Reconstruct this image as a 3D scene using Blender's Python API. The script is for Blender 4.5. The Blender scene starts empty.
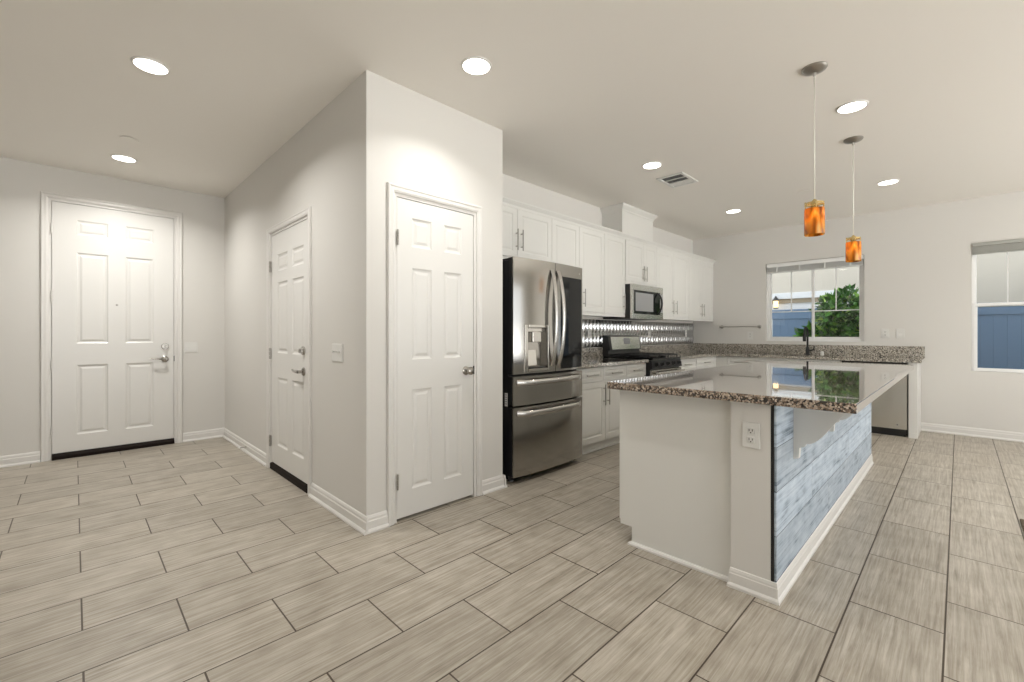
import bpy, bmesh, math, random
from mathutils import Vector, Matrix

random.seed(7)
S = bpy.context.scene
COL = S.collection

# ------------------------------------------------------------------ camera
H = 1.187
cam_d = bpy.data.cameras.new('camera')
cam = bpy.data.objects.new('camera', cam_d)
COL.objects.link(cam)
cam.location = (0, 0, H)
cam.rotation_euler = (math.pi / 2, 0, math.radians(45.314 - 90))
cam_d.sensor_width = 36
cam_d.lens = 442.55 / 1024 * 36
cam_d.shift_y = -7.0 / 1024
cam_d.clip_start = 0.05
S.camera = cam

# ------------------------------------------------------------------ light and exposure
S.view_settings.view_transform = 'Standard'
S.view_settings.look = 'None'
S.view_settings.exposure = -0.11
S.view_settings.gamma = 1
S.view_settings.use_curve_mapping = False
world = bpy.data.worlds.new('world')
S.world = world
world.use_nodes = True
bg = world.node_tree.nodes['Background']
# overcast sky above, bright yard glow below the horizon added to light the ceiling
_N, _L = world.node_tree.nodes, world.node_tree.links
_tc = _N.new('ShaderNodeTexCoord'); _sp = _N.new('ShaderNodeSeparateXYZ'); _mr = _N.new('ShaderNodeMapRange'); _mx = _N.new('ShaderNodeMix')
_mx.data_type = 'RGBA'
_mr.inputs[1].default_value = -0.06; _mr.inputs[2].default_value = 0.02
SKY, YARD_FILL = 2.2, 7.2
_mx.inputs[6].default_value = (YARD_FILL * 1.0, YARD_FILL * 1.0, YARD_FILL * 0.97, 1)
_mx.inputs[7].default_value = (SKY * 0.92, SKY * 0.96, SKY * 1.0, 1)
_L.new(_tc.outputs['Generated'], _sp.inputs[0]); _L.new(_sp.outputs[2], _mr.inputs[0]); _L.new(_mr.outputs[0], _mx.inputs[0]); _L.new(_mx.outputs[2], bg.inputs[0])
bg.inputs[1].default_value = 1.0
LAMP_W = {'hall': 20.0, 'pantry': 8.0, 'kitchen': 3.0, 'living_fill': 20.0}
LAMP_COL = (1.0, 0.985, 0.95)
ZC = 2.765


# ------------------------------------------------------------------ mesh helper
class MB:
    def __init__(s):
        s.bm = bmesh.new()

    def face(s, vs):
        return s.bm.faces.new([s.bm.verts.new(v) for v in vs])

    def box(s, x0, x1, y0, y1, z0, z1, bev=0.0, seg=2):
        if x0 > x1: x0, x1 = x1, x0
        if y0 > y1: y0, y1 = y1, y0
        if z0 > z1: z0, z1 = z1, z0
        b = bmesh.new()
        v = [b.verts.new((x, y, z)) for x in (x0, x1) for y in (y0, y1) for z in (z0, z1)]
        for f in ((0, 1, 3, 2), (4, 6, 7, 5), (0, 4, 5, 1), (2, 3, 7, 6), (0, 2, 6, 4), (1, 5, 7, 3)):
            b.faces.new([v[i] for i in f])
        if bev > 0:
            bmesh.ops.bevel(b, geom=list(b.edges), offset=bev, segments=seg, affect='EDGES', profile=0.5)
        s.join(b)
        return s

    def join(s, b, M=None):
        if M is not None: bmesh.ops.transform(b, matrix=M, verts=b.verts)
        me = bpy.data.meshes.new('tmp')
        b.to_mesh(me); b.free()
        s.bm.from_mesh(me)
        bpy.data.meshes.remove(me)

    def ring(s, c, u, v, ru, rv, n):
        return [s.bm.verts.new(c + u * (ru * math.cos(2 * math.pi * i / n)) + v * (rv * math.sin(2 * math.pi * i / n))) for i in range(n)]

    def skin(s, rings, closed=True, cap=True):
        n = len(rings[0])
        for a, b in zip(rings, rings[1:]):
            for i in range(n if closed else n - 1):
                j = (i + 1) % n
                s.bm.faces.new((a[i], a[j], b[j], b[i])).smooth = True
        if cap:
            s.bm.faces.new(list(reversed(rings[0])))
            s.bm.faces.new(rings[-1])
        return s

    @staticmethod
    def frame(d):
        d = d.normalized()
        t = Vector((0, 0, 1)) if abs(d.z) < 0.9 else Vector((1, 0, 0))
        u = d.cross(t).normalized()
        return u, d.cross(u).normalized()

    def cyl(s, p0, p1, r0, r1=None, n=20):
        p0, p1 = Vector(p0), Vector(p1)
        r1 = r0 if r1 is None else r1
        u, v = s.frame(p1 - p0)
        return s.skin([s.ring(p0, u, v, r0, r0, n), s.ring(p1, u, v, r1, r1, n)])

    def tube(s, pts, r, n=10, ru=None, up=None):
        pts = [Vector(p) for p in pts]
        rings = []
        for i, p in enumerate(pts):
            d = (pts[min(i + 1, len(pts) - 1)] - pts[max(i - 1, 0)]).normalized()
            if up is not None:
                u = Vector(up); u = (u - d * u.dot(d)).normalized(); v = d.cross(u)
            else:
                u, v = s.frame(d)
                if rings and u.dot(lu) < 0: u, v = -u, -v
            lu = u
            rr = r[i] if isinstance(r, (list, tuple)) else r
            rings.append(s.ring(p, u, v, rr, ru if ru else rr, n))
        return s.skin(rings)

    def lathe(s, prof, c, axis=(0, 0, 1), n=28, cap=True):
        a = Vector(axis).normalized(); c = Vector(c)
        u, v = s.frame(a)
        return s.skin([s.ring(c + a * h, u, v, max(r, 1e-4), max(r, 1e-4), n) for r, h in prof], cap=cap)

    def prism(s, poly, d0, d1, plane='xz'):
        def P(a, b, d):
            return (a, d, b) if plane == 'xz' else ((d, a, b) if plane == 'yz' else (a, b, d))
        A = [s.bm.verts.new(P(a, b, d0)) for a, b in poly]
        B = [s.bm.verts.new(P(a, b, d1)) for a, b in poly]
        n = len(poly)
        s.bm.faces.new(A); s.bm.faces.new(list(reversed(B)))
        for i in range(n):
            s.bm.faces.new((A[i], B[i], B[(i + 1) % n], A[(i + 1) % n]))
        return s

    def slab(s, x0, x1, z0, z1, y0, y1, panels, rings, edge=0.0):
        """board with its front at y0 (facing -y): every panel rectangle is stepped by rings of (inset, depth)"""
        xs = sorted({x0, x1, *[p[0] for p in panels], *[p[1] for p in panels]})
        zs = sorted({z0, z1, *[p[2] for p in panels], *[p[3] for p in panels]})
        for i in range(len(xs) - 1):
            for j in range(len(zs) - 1):
                a, b, c, d = xs[i], xs[i + 1], zs[j], zs[j + 1]
                cx, cz = (a + b) / 2, (c + d) / 2
                if any(p[0] < cx < p[1] and p[2] < cz < p[3] for p in panels): continue
                s.face([(a, y0, c), (b, y0, c), (b, y0, d), (a, y0, d)])
        for a, b, c, d in panels:
            prev = [s.bm.verts.new(q) for q in ((a, y0, c), (b, y0, c), (b, y0, d), (a, y0, d))]
            for ins, dep in rings:
                cur = [s.bm.verts.new(q) for q in ((a + ins, y0 + dep, c + ins), (b - ins, y0 + dep, c + ins), (b - ins, y0 + dep, d - ins), (a + ins, y0 + dep, d - ins))]
                for k in range(4):
                    s.bm.faces.new((prev[k], prev[(k + 1) % 4], cur[(k + 1) % 4], cur[k]))
                prev = cur
            s.bm.faces.new(prev)
        s.face([(x1, y1, z0), (x0, y1, z0), (x0, y1, z1), (x1, y1, z1)])
        s.face([(x0, y1, z0), (x0, y0, z0), (x0, y0, z1), (x0, y1, z1)])
        s.face([(x1, y0, z0), (x1, y1, z0), (x1, y1, z1), (x1, y0, z1)])
        s.face([(x0, y1, z0), (x1, y1, z0), (x1, y0, z0), (x0, y0, z0)])
        s.face([(x0, y0, z1), (x1, y0, z1), (x1, y1, z1), (x0, y1, z1)])
        return s

    def build(s, name, mat, parent=None, smooth=True, weld=1e-5):
        if weld: bmesh.ops.remove_doubles(s.bm, verts=s.bm.verts, dist=weld)
        bmesh.ops.recalc_face_normals(s.bm, faces=s.bm.faces)
        me = bpy.data.meshes.new(name)
        s.bm.to_mesh(me); s.bm.free()
        me.materials.append(mat)
        flags = [True if smooth == 'all' else f.use_smooth for f in me.polygons]
        me.set_sharp_from_angle(angle=math.radians(38))
        me.polygons.foreach_set('use_smooth', flags)
        o = bpy.data.objects.new(name, me)
        COL.objects.link(o)
        if parent is not None: o.parent = parent
        return o


def tag(o, label=None, cat=None, group=None, kind=None):
    if label: o['label'] = label
    if cat: o['category'] = cat
    if group: o['group'] = group
    if kind: o['kind'] = kind
    return o


RX = math.radians(-90)      # for things on walls that face -X: local x runs towards -Y, local y into the wall


def thing(name, label, cat, loc=(0, 0, 0), rz=0.0, group=None, kind=None):
    o = bpy.data.objects.new(name, None)
    o.empty_display_size = 0.1
    COL.objects.link(o)
    o.location = loc
    o.rotation_euler = (0, 0, rz)
    return tag(o, label, cat, group, kind)


def copy_thing(o, loc, label=None, rz=None):
    c = o.copy(); COL.objects.link(c)
    c.location = loc
    if rz is not None: c.rotation_euler = (0, 0, rz)
    if label: c['label'] = label

    def kids(src, dst):
        for ch in list(src.children):
            k = ch.copy(); COL.objects.link(k); k.parent = dst
            kids(ch, k)
    kids(o, c)
    return c


# ------------------------------------------------------------------ materials
def rgb(r, g, b):
    f = lambda c: (c / 255 / 12.92) if c / 255 <= 0.04045 else ((c / 255 + 0.055) / 1.055) ** 2.4
    return (f(r), f(g), f(b), 1)


def mat(name, col, rough=0.5, metal=0.0, spec=0.5, bump=0.0, bscale=200.0, stretch=None, rvar=0.0, coat=0.0):
    m = bpy.data.materials.new(name); m.use_nodes = True
    N, L = m.node_tree.nodes, m.node_tree.links
    p = N['Principled BSDF']
    p.inputs['Base Color'].default_value = col
    p.inputs['Roughness'].default_value = rough
    p.inputs['Metallic'].default_value = metal
    p.inputs['Specular IOR Level'].default_value = spec
    p.inputs['Coat Weight'].default_value = coat
    if bump or rvar:
        tc = N.new('ShaderNodeTexCoord'); mp = N.new('ShaderNodeMapping'); nz = N.new('ShaderNodeTexNoise')
        if stretch: mp.inputs['Scale'].default_value = stretch
        nz.inputs['Scale'].default_value = bscale
        nz.inputs['Detail'].default_value = 3
        L.new(tc.outputs['Object'], mp.inputs[0]); L.new(mp.outputs[0], nz.inputs[0])
        if bump:
            b = N.new('ShaderNodeBump'); b.inputs['Strength'].default_value = bump; b.inputs['Distance'].default_value = 0.002
            L.new(nz.outputs[0], b.inputs['Height']); L.new(b.outputs[0], p.inputs['Normal'])
        if rvar:
            r = N.new('ShaderNodeMapRange')
            r.inputs[3].default_value = rough - rvar; r.inputs[4].default_value = rough + rvar
            L.new(nz.outputs[0], r.inputs[0]); L.new(r.outputs[0], p.inputs['Roughness'])
    return m


def emit(name, col, strength):
    m = bpy.data.materials.new(name); m.use_nodes = True
    N, L = m.node_tree.nodes, m.node_tree.links
    N.clear()
    e = N.new('ShaderNodeEmission'); o = N.new('ShaderNodeOutputMaterial')
    e.inputs[0].default_value = col; e.inputs[1].default_value = strength
    L.new(e.outputs[0], o.inputs[0])
    return m


def math_node(N, L, op, a, b=None):
    n = N.new('ShaderNodeMath'); n.operation = op
    for i, x in enumerate((a, b)):
        if x is None: continue
        if isinstance(x, (int, float)): n.inputs[i].default_value = x
        else: L.new(x, n.inputs[i])
    return n.outputs[0]


def ramp(N, L, fac, stops):
    r = N.new('ShaderNodeValToRGB')
    e = r.color_ramp.elements
    while len(e) < len(stops): e.new(0.5)
    for k, (p, c) in enumerate(stops):
        e[k].position = p; e[k].color = c
    L.new(fac, r.inputs[0])
    return r.outputs[0]


M = {}
M['wall'] = mat('wall_paint', (0.70, 0.68, 0.645, 1), 0.55, bump=0.05, bscale=180, spec=0.3)
M['ceiling'] = mat('ceiling_paint', (0.88, 0.845, 0.79, 1), 0.7, bump=0.05, bscale=160, spec=0.2)
M['trim'] = mat('trim_paint', (0.74, 0.72, 0.69, 1), 0.32)
M['door'] = mat('door_paint', (0.75, 0.735, 0.705, 1), 0.30)
M['cab'] = mat('cabinet_paint', (0.74, 0.73, 0.695, 1), 0.30)
M['cab_in'] = mat('cabinet_carcass', (0.80, 0.79, 0.76, 1), 0.4)
M['steel'] = mat('stainless', (0.43, 0.415, 0.39, 1), 0.13, metal=1, rvar=0.03, bscale=60, stretch=(1, 1, 40))
M['steel_light'] = mat('pale_stainless', (0.66, 0.65, 0.62, 1), 0.24, metal=1)
M['handle_steel'] = mat('handle_steel', (0.58, 0.565, 0.54, 1), 0.27, metal=1)
M['chrome'] = mat('satin_nickel', (0.62, 0.60, 0.57, 1), 0.16, metal=1)
M['lever'] = mat('dark_satin_nickel', (0.44, 0.42, 0.39, 1), 0.22, metal=1)
M['nickel'] = mat('brushed_nickel', (0.42, 0.40, 0.37, 1), 0.3, metal=1)
M['black'] = mat('black_plastic', (0.012, 0.012, 0.013, 1), 0.35)
M['black_gloss'] = mat('black_glass', (0.010, 0.011, 0.012, 1), 0.06, spec=0.3)
M['black_matt'] = mat('black_iron', (0.014, 0.014, 0.015, 1), 0.55)
M['dark'] = mat('dark_threshold', rgb(26, 17, 12), 0.6, spec=0.15)
M['grey'] = mat('grey_plastic', (0.32, 0.32, 0.32, 1), 0.4)
M['white_plastic'] = mat('white_plastic', (0.74, 0.73, 0.70, 1), 0.3)
M['vinyl'] = mat('white_vinyl', (0.85, 0.85, 0.84, 1), 0.35)
M['paper'] = mat('label_paper', (0.72, 0.71, 0.68, 1), 0.6)
M['brass'] = mat('brass', (0.62, 0.47, 0.22, 1), 0.25, metal=1)
M['mat_brown'] = mat('brown_mat', rgb(88, 74, 58), 0.8, bump=0.3, bscale=300)
M['lens'] = emit('lit_lens', (1.0, 0.95, 0.86, 1), 9.0)
M['bulb'] = emit('bulb_glow', (1.0, 0.88, 0.66, 1), 22.0)
M['blind'] = mat('blind_slat', (0.72, 0.72, 0.70, 1), 0.45)
M['blind_grey'] = mat('blind_grey', (0.40, 0.40, 0.37, 1), 0.5)
M['cord'] = mat('pale_cord', (0.80, 0.78, 0.70, 1), 0.4)
M['bark'] = mat('bark', rgb(70, 55, 42), 0.9)
M['stucco'] = mat('cream_stucco', (0.50, 0.465, 0.41, 1), 0.9, bump=0.4, bscale=60)
M['white_ext'] = mat('white_siding', (0.66, 0.68, 0.71, 1), 0.6)
M['fence'] = mat('shaded_vinyl', rgb(90, 114, 142), 0.5)  # white vinyl with its blue-grey shade put into the base colour
M['tan'] = mat('tan_trim', rgb(150, 138, 118), 0.7)
M['soil'] = mat('ground', rgb(150, 140, 128), 0.95, bump=0.4, bscale=40)


def floor_mat():
    m = bpy.data.materials.new('wood_look_tile'); m.use_nodes = True
    N, L = m.node_tree.nodes, m.node_tree.links
    p = N['Principled BSDF']
    tc = N.new('ShaderNodeTexCoord'); mp = N.new('ShaderNodeMapping')
    mp.inputs['Location'].default_value = (-0.326, -0.041, 0)
    L.new(tc.outputs['Object'], mp.inputs[0])
    br = N.new('ShaderNodeTexBrick')
    br.offset = 0.5; br.offset_frequency = 2; br.squash = 1; br.squash_frequency = 1
    br.inputs['Color1'].default_value = (0, 0, 0, 1); br.inputs['Color2'].default_value = (1, 1, 1, 1)
    br.inputs['Mortar'].default_value = (0.5, 0.5, 0.5, 1)
    br.inputs['Scale'].default_value = 1
    br.inputs['Mortar Size'].default_value = 0.0032
    br.inputs['Mortar Smooth'].default_value = 0.1
    br.inputs['Brick Width'].default_value = 0.6065
    br.inputs['Row Height'].default_value = 0.3035
    L.new(mp.outputs[0], br.inputs[0])
    sp = N.new('ShaderNodeSeparateXYZ'); L.new(mp.outputs[0], sp.inputs[0])
    off = math_node(N, L, 'MULTIPLY', br.outputs['Color'], 37.0)
    cx = math_node(N, L, 'ADD', math_node(N, L, 'MULTIPLY', sp.outputs[0], 3.0), off)
    cy = math_node(N, L, 'ADD', math_node(N, L, 'MULTIPLY', sp.outputs[1], 80.0), off)
    cb = N.new('ShaderNodeCombineXYZ'); L.new(cx, cb.inputs[0]); L.new(cy, cb.inputs[1]); L.new(off, cb.inputs[2])
    n1 = N.new('ShaderNodeTexNoise'); n1.inputs['Scale'].default_value = 1.0; n1.inputs['Detail'].default_value = 6; n1.inputs['Roughness'].default_value = 0.70
    n1.inputs['Distortion'].default_value = 0.5
    L.new(cb.outputs[0], n1.inputs[0])
    n2 = N.new('ShaderNodeTexNoise'); n2.inputs['Scale'].default_value = 7.0; n2.inputs['Detail'].default_value = 8
    L.new(mp.outputs[0], n2.inputs[0])
    f = math_node(N, L, 'ADD', math_node(N, L, 'MULTIPLY', n1.outputs[0], 0.75), math_node(N, L, 'MULTIPLY', n2.outputs[0], 0.25))
    c = ramp(N, L, f, [(0.32, rgb(134, 125, 111)), (0.45, rgb(162, 153, 139)), (0.56, rgb(181, 173, 160)), (0.70, rgb(204, 197, 185))])
    hv = N.new('ShaderNodeHueSaturation')
    L.new(c, hv.inputs['Color'])
    L.new(math_node(N, L, 'ADD', math_node(N, L, 'MULTIPLY', br.outputs['Color'], 0.14), 0.86), hv.inputs['Value'])
    mx = N.new('ShaderNodeMix'); mx.data_type = 'RGBA'
    L.new(br.outputs['Fac'], mx.inputs[0]); L.new(hv.outputs[0], mx.inputs[6])
    mx.inputs[7].default_value = rgb(70, 58, 45)
    L.new(mx.outputs[2], p.inputs['Base Color'])
    p.inputs['Roughness'].default_value = 0.36
    p.inputs['Specular IOR Level'].default_value = 0.4
    b = N.new('ShaderNodeBump'); b.inputs['Strength'].default_value = 0.5; b.inputs['Distance'].default_value = 0.002; b.invert = True
    L.new(br.outputs['Fac'], b.inputs['Height']); L.new(b.outputs[0], p.inputs['Normal'])
    return m


def granite_mat(name, stops):
    m = bpy.data.materials.new(name); m.use_nodes = True
    N, L = m.node_tree.nodes, m.node_tree.links
    p = N['Principled BSDF']
    tc = N.new('ShaderNodeTexCoord')
    v = N.new('ShaderNodeTexVoronoi'); v.inputs['Scale'].default_value = 150
    L.new(tc.outputs['Object'], v.inputs[0])
    n = N.new('ShaderNodeTexNoise'); n.inputs['Scale'].default_value = 55; n.inputs['Detail'].default_value = 4
    L.new(tc.outputs['Object'], n.inputs[0])
    sp = N.new('ShaderNodeSeparateColor'); L.new(v.outputs['Color'], sp.inputs[0])
    f = math_node(N, L, 'ADD', math_node(N, L, 'MULTIPLY', sp.outputs[0], 0.55), math_node(N, L, 'MULTIPLY', n.outputs[0], 0.50))
    c = ramp(N, L, f, stops)
    L.new(c, p.inputs['Base Color'])
    p.inputs['Roughness'].default_value = 0.07
    p.inputs['IOR'].default_value = 1.6
    p.inputs['Coat Weight'].default_value = 1.0
    p.inputs['Coat IOR'].default_value = 1.5
    p.inputs['Coat Roughness'].default_value = 0.02
    return m


def tin_mat():
    return mat('pressed_tin', (0.56, 0.56, 0.56, 1), 0.20, metal=1)


def plank_mat():
    m = bpy.data.materials.new('weathered_blue_boards'); m.use_nodes = True
    N, L = m.node_tree.nodes, m.node_tree.links
    p = N['Principled BSDF']
    tc = N.new('ShaderNodeTexCoord')
    sp = N.new('ShaderNodeSeparateXYZ'); L.new(tc.outputs['Object'], sp.inputs[0])
    cb = N.new('ShaderNodeCombineXYZ'); L.new(math_node(N, L, 'SUBTRACT', sp.outputs[0], 2.15), cb.inputs[0]); L.new(math_node(N, L, 'ADD', sp.outputs[2], 0.104), cb.inputs[1])
    br = N.new('ShaderNodeTexBrick')
    br.offset = 0.37; br.offset_frequency = 2; br.squash = 1
    br.inputs['Color1'].default_value = (0, 0, 0, 1); br.inputs['Color2'].default_value = (1, 1, 1, 1)
    br.inputs['Mortar'].default_value = (0.5, 0.5, 0.5, 1)
    br.inputs['Scale'].default_value = 1
    br.inputs['Mortar Size'].default_value = 0.0015
    br.inputs['Brick Width'].default_value = 1.15
    br.inputs['Row Height'].default_value = 0.197
    L.new(cb.outputs[0], br.inputs[0])
    off = math_node(N, L, 'MULTIPLY', br.outputs['Color'], 29.0)
    gx = math_node(N, L, 'ADD', math_node(N, L, 'MULTIPLY', sp.outputs[0], 1.8), off)
    gz = math_node(N, L, 'ADD', math_node(N, L, 'MULTIPLY', sp.outputs[2], 62.0), off)
    g = N.new('ShaderNodeCombineXYZ'); L.new(gx, g.inputs[0]); L.new(gz, g.inputs[1]); L.new(off, g.inputs[2])
    n1 = N.new('ShaderNodeTexNoise'); n1.inputs['Scale'].default_value = 1.0; n1.inputs['Detail'].default_value = 7; n1.inputs['Roughness'].default_value = 0.65; n1.inputs['Distortion'].default_value = 0.8
    L.new(g.outputs[0], n1.inputs[0])
    # knots and saw stains
    kx = math_node(N, L, 'ADD', math_node(N, L, 'MULTIPLY', sp.outputs[0], 9.0), off)
    kz = math_node(N, L, 'MULTIPLY', sp.outputs[2], 16.0)
    k = N.new('ShaderNodeCombineXYZ'); L.new(kx, k.inputs[0]); L.new(kz, k.inputs[1]); L.new(off, k.inputs[2])
    n2 = N.new('ShaderNodeTexNoise'); n2.inputs['Scale'].default_value = 1.0; n2.inputs['Detail'].default_value = 3
    L.new(k.outputs[0], n2.inputs[0])
    f = math_node(N, L, 'ADD', math_node(N, L, 'MULTIPLY', n1.outputs[0], 0.62), math_node(N, L, 'MULTIPLY', n2.outputs[0], 0.38))
    c = ramp(N, L, f, [(0.31, rgb(64, 76, 92)), (0.38, rgb(126, 141, 157)), (0.46, rgb(170, 184, 198)), (0.66, rgb(206, 216, 225))])
    hv = N.new('ShaderNodeHueSaturation'); L.new(c, hv.inputs['Color'])
    L.new(math_node(N, L, 'ADD', math_node(N, L, 'MULTIPLY', br.outputs['Color'], 0.28), 0.84), hv.inputs['Value'])
    mx = N.new('ShaderNodeMix'); mx.data_type = 'RGBA'
    L.new(br.outputs['Fac'], mx.inputs[0]); L.new(hv.outputs[0], mx.inputs[6]); mx.inputs[7].default_value = rgb(50, 60, 76)
    L.new(mx.outputs[2], p.inputs['Base Color'])
    p.inputs['Roughness'].default_value = 0.5
    return m


def amber_mat():
    m = bpy.data.materials.new('amber_art_glass'); m.use_nodes = True
    N, L = m.node_tree.nodes, m.node_tree.links
    N.clear()
    o = N.new('ShaderNodeOutputMaterial')
    tc = N.new('ShaderNodeTexCoord'); mp = N.new('ShaderNodeMapping'); mp.inputs['Scale'].default_value = (1, 1, 0.35)
    L.new(tc.outputs['Object'], mp.inputs[0])
    n = N.new('ShaderNodeTexNoise'); n.inputs['Scale'].default_value = 17; n.inputs['Detail'].default_value = 2; n.inputs['Distortion'].default_value = 0.8
    L.new(mp.outputs[0], n.inputs[0])
    c = ramp(N, L, n.outputs[0], [(0.36, rgb(150, 92, 26)), (0.5, rgb(236, 164, 52)), (0.62, rgb(255, 214, 100))])
    t = N.new('ShaderNodeBsdfTranslucent'); d = N.new('ShaderNodeBsdfDiffuse'); g = N.new('ShaderNodeBsdfGlossy')
    g.inputs['Roughness'].default_value = 0.08
    L.new(c, t.inputs[0]); L.new(c, d.inputs[0])
    a = N.new('ShaderNodeMixShader'); a.inputs[0].default_value = 0.35
    L.new(t.outputs[0], a.inputs[1]); L.new(d.outputs[0], a.inputs[2])
    fr = N.new('ShaderNodeFresnel'); fr.inputs[0].default_value = 1.45
    b = N.new('ShaderNodeMixShader')
    L.new(fr.outputs[0], b.inputs[0]); L.new(a.outputs[0], b.inputs[1]); L.new(g.outputs[0], b.inputs[2])
    L.new(b.outputs[0], o.inputs[0])
    return m


def glass_mat():
    m = bpy.data.materials.new('window_glass'); m.use_nodes = True
    N, L = m.node_tree.nodes, m.node_tree.links
    N.clear()
    o = N.new('ShaderNodeOutputMaterial')
    t = N.new('ShaderNodeBsdfTransparent'); g = N.new('ShaderNodeBsdfGlossy'); g.inputs['Roughness'].default_value = 0.0
    t.inputs[0].default_value = (0.97, 0.98, 0.97, 1)
    fr = N.new('ShaderNodeFresnel'); fr.inputs[0].default_value = 1.45
    b = N.new('ShaderNodeMixShader')
    L.new(fr.outputs[0], b.inputs[0]); L.new(t.outputs[0], b.inputs[1]); L.new(g.outputs[0], b.inputs[2])
    L.new(b.outputs[0], o.inputs[0])
    return m


def leaf_mat():
    m = bpy.data.materials.new('green_leaf'); m.use_nodes = True
    N, L = m.node_tree.nodes, m.node_tree.links
    p = N['Principled BSDF']
    gi = N.new('ShaderNodeNewGeometry')
    c = ramp(N, L, gi.outputs['Random Per Island'], [(0.0, rgb(28, 62, 22)), (0.5, rgb(52, 104, 36)), (0.85, rgb(84, 142, 48)), (1.0, rgb(150, 182, 70))])
    L.new(c, p.inputs['Base Color'])
    p.inputs['Roughness'].default_value = 0.4
    return m


M['floor'] = floor_mat()
M['granite'] = granite_mat('grey_granite', [(0.33, rgb(42, 37, 33)), (0.42, rgb(104, 97, 88)), (0.50, rgb(160, 153, 141)), (0.63, rgb(192, 185, 173)), (0.82, rgb(216, 210, 200))])
M['granite_island_shaded'] = granite_mat('shaded_granite', [(0.36, rgb(30, 22, 18)), (0.46, rgb(72, 58, 48)), (0.54, rgb(126, 108, 93)), (0.66, rgb(172, 154, 137)), (0.84, rgb(206, 192, 176))])  # same stone as the counters, darkened: the island edge's shade put into the colour
M['tin'] = tin_mat()
M['plank'] = plank_mat()
M['amber'] = amber_mat()
M['glass'] = glass_mat()
M['leaf'] = leaf_mat()


def struct(name, mb, m, label, cat, parent=None, smooth=False):
    o = mb.build(name, m, parent, smooth=smooth)
    if parent is None: tag(o, label, cat, kind='structure')
    return o


# ------------------------------------------------------------------ room shell
XL, XF = -2.6, 7.42          # left wall, wall with the windows
YB, YE, YK = -3.6, 6.0, 3.16  # back wall, entry wall, cabinet wall
TW = 0.14
struct('floor', MB().box(XL - TW, XF + TW, YB - TW, YE + TW, -0.12, 0), M['floor'], 'grey beige wood-look floor tiles with dark grout lines', 'floor')
struct('ceiling', MB().box(XL - TW, XF + TW, YB - TW, YE + TW, ZC, ZC + 0.15), M['ceiling'], 'flat pale ceiling with recessed lights', 'ceiling')


def wall_with_holes(name, axis, pos, depth, a0, a1, holes, label, parent=None, z1=ZC):
    """axis 'x': wall in a plane of constant x (runs along y); 'y': constant y (runs along x). holes: (a0, a1, z0, z1)"""
    mb = MB()
    xs = sorted({a0, a1, *[h[0] for h in holes], *[h[1] for h in holes]})
    zs = sorted({0, z1, *[h[2] for h in holes], *[h[3] for h in holes]})
    inside = lambda i, j: 0 <= i < len(xs) - 1 and 0 <= j < len(zs) - 1 and not any(
        h[0] < (xs[i] + xs[i + 1]) / 2 < h[1] and h[2] < (zs[j] + zs[j + 1]) / 2 < h[3] for h in holes)
    P = (lambda a, d, z: (d, a, z)) if axis == 'x' else (lambda a, d, z: (a, d, z))
    p, q = pos, pos + depth
    for i in range(len(xs) - 1):
        for j in range(len(zs) - 1):
            if not inside(i, j): continue
            a, b, c, d = xs[i], xs[i + 1], zs[j], zs[j + 1]
            mb.face([P(a, p, c), P(b, p, c), P(b, p, d), P(a, p, d)])
            mb.face([P(b, q, c), P(a, q, c), P(a, q, d), P(b, q, d)])
            if not inside(i - 1, j): mb.face([P(a, q, c), P(a, p, c), P(a, p, d), P(a, q, d)])
            if not inside(i + 1, j): mb.face([P(b, p, c), P(b, q, c), P(b, q, d), P(b, p, d)])
            if not inside(i, j - 1): mb.face([P(a, p, c), P(a, q, c), P(b, q, c), P(b, p, c)])
            if not inside(i, j + 1): mb.face([P(a, p, d), P(b, p, d), P(b, q, d), P(a, q, d)])
    return struct(name, mb, M['wall'], label, 'wall', parent)


W1 = (0.882, 2.052, 1.082, 2.240)
W2 = (-1.02, -0.099, 0.755, 2.240)
wall_with_holes('wall_right', 'x', XF, TW, YB - TW, YK + TW, [W1, W2], 'pale painted wall with the kitchen window and the tall right window')
wall_with_holes('wall_kitchen', 'y', YK, 0.12, 2.36, XF, [], 'pale painted wall behind the white upper cabinets')
wall_with_holes('wall_entry', 'y', YE, TW, XL - TW, 1.24, [(-0.175, 0.795, 0, 2.465)], 'pale painted wall around the tall front door')
wall_with_holes('wall_hall', 'x', 1.24, 0.11, 2.49, YE, [(3.393, 4.315, 0, 2.075)], 'pale painted hall wall with the side door and a light switch')
wall_with_holes('wall_pantry', 'y', 2.49, 0.11, 1.35, 2.25, [(1.42, 2.093, 0, 2.075)], 'pale painted wall around the pantry door')
wall_with_holes('wall_alcove', 'x', 2.25, 0.11, 2.49, YK + 0.12, [], 'pale painted pantry wall beside the steel refrigerator')
wall_with_holes('wall_left', 'x', XL - TW, TW, YB - TW, YE + TW, [], 'pale painted wall on the far left of the room')
wall_with_holes('wall_back', 'y', YB - TW, TW, XL, XF, [(-1.6, 1.6, 0.03, 2.35), (2.6, 6.6, 0.03, 2.35)], 'pale painted wall behind the viewer with wide glass door openings')


def profile_run(name, p0, p1, nrm, prof, m, label, cat, parent=None):
    """profile (out, z) swept from p0 to p1; nrm = direction out of the wall"""
    mb = MB()
    rings = []
    for p in (p0, p1):
        rings.append([mb.bm.verts.new((p[0] + nrm[0] * o, p[1] + nrm[1] * o, z)) for o, z in prof])
    n = len(prof)
    for i in range(n):
        mb.bm.faces.new((rings[0][i], rings[0][(i + 1) % n], rings[1][(i + 1) % n], rings[1][i]))
    mb.bm.faces.new(rings[0]); mb.bm.faces.new(list(reversed(rings[1])))
    return struct(name, mb, m, label, cat, parent)


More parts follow.
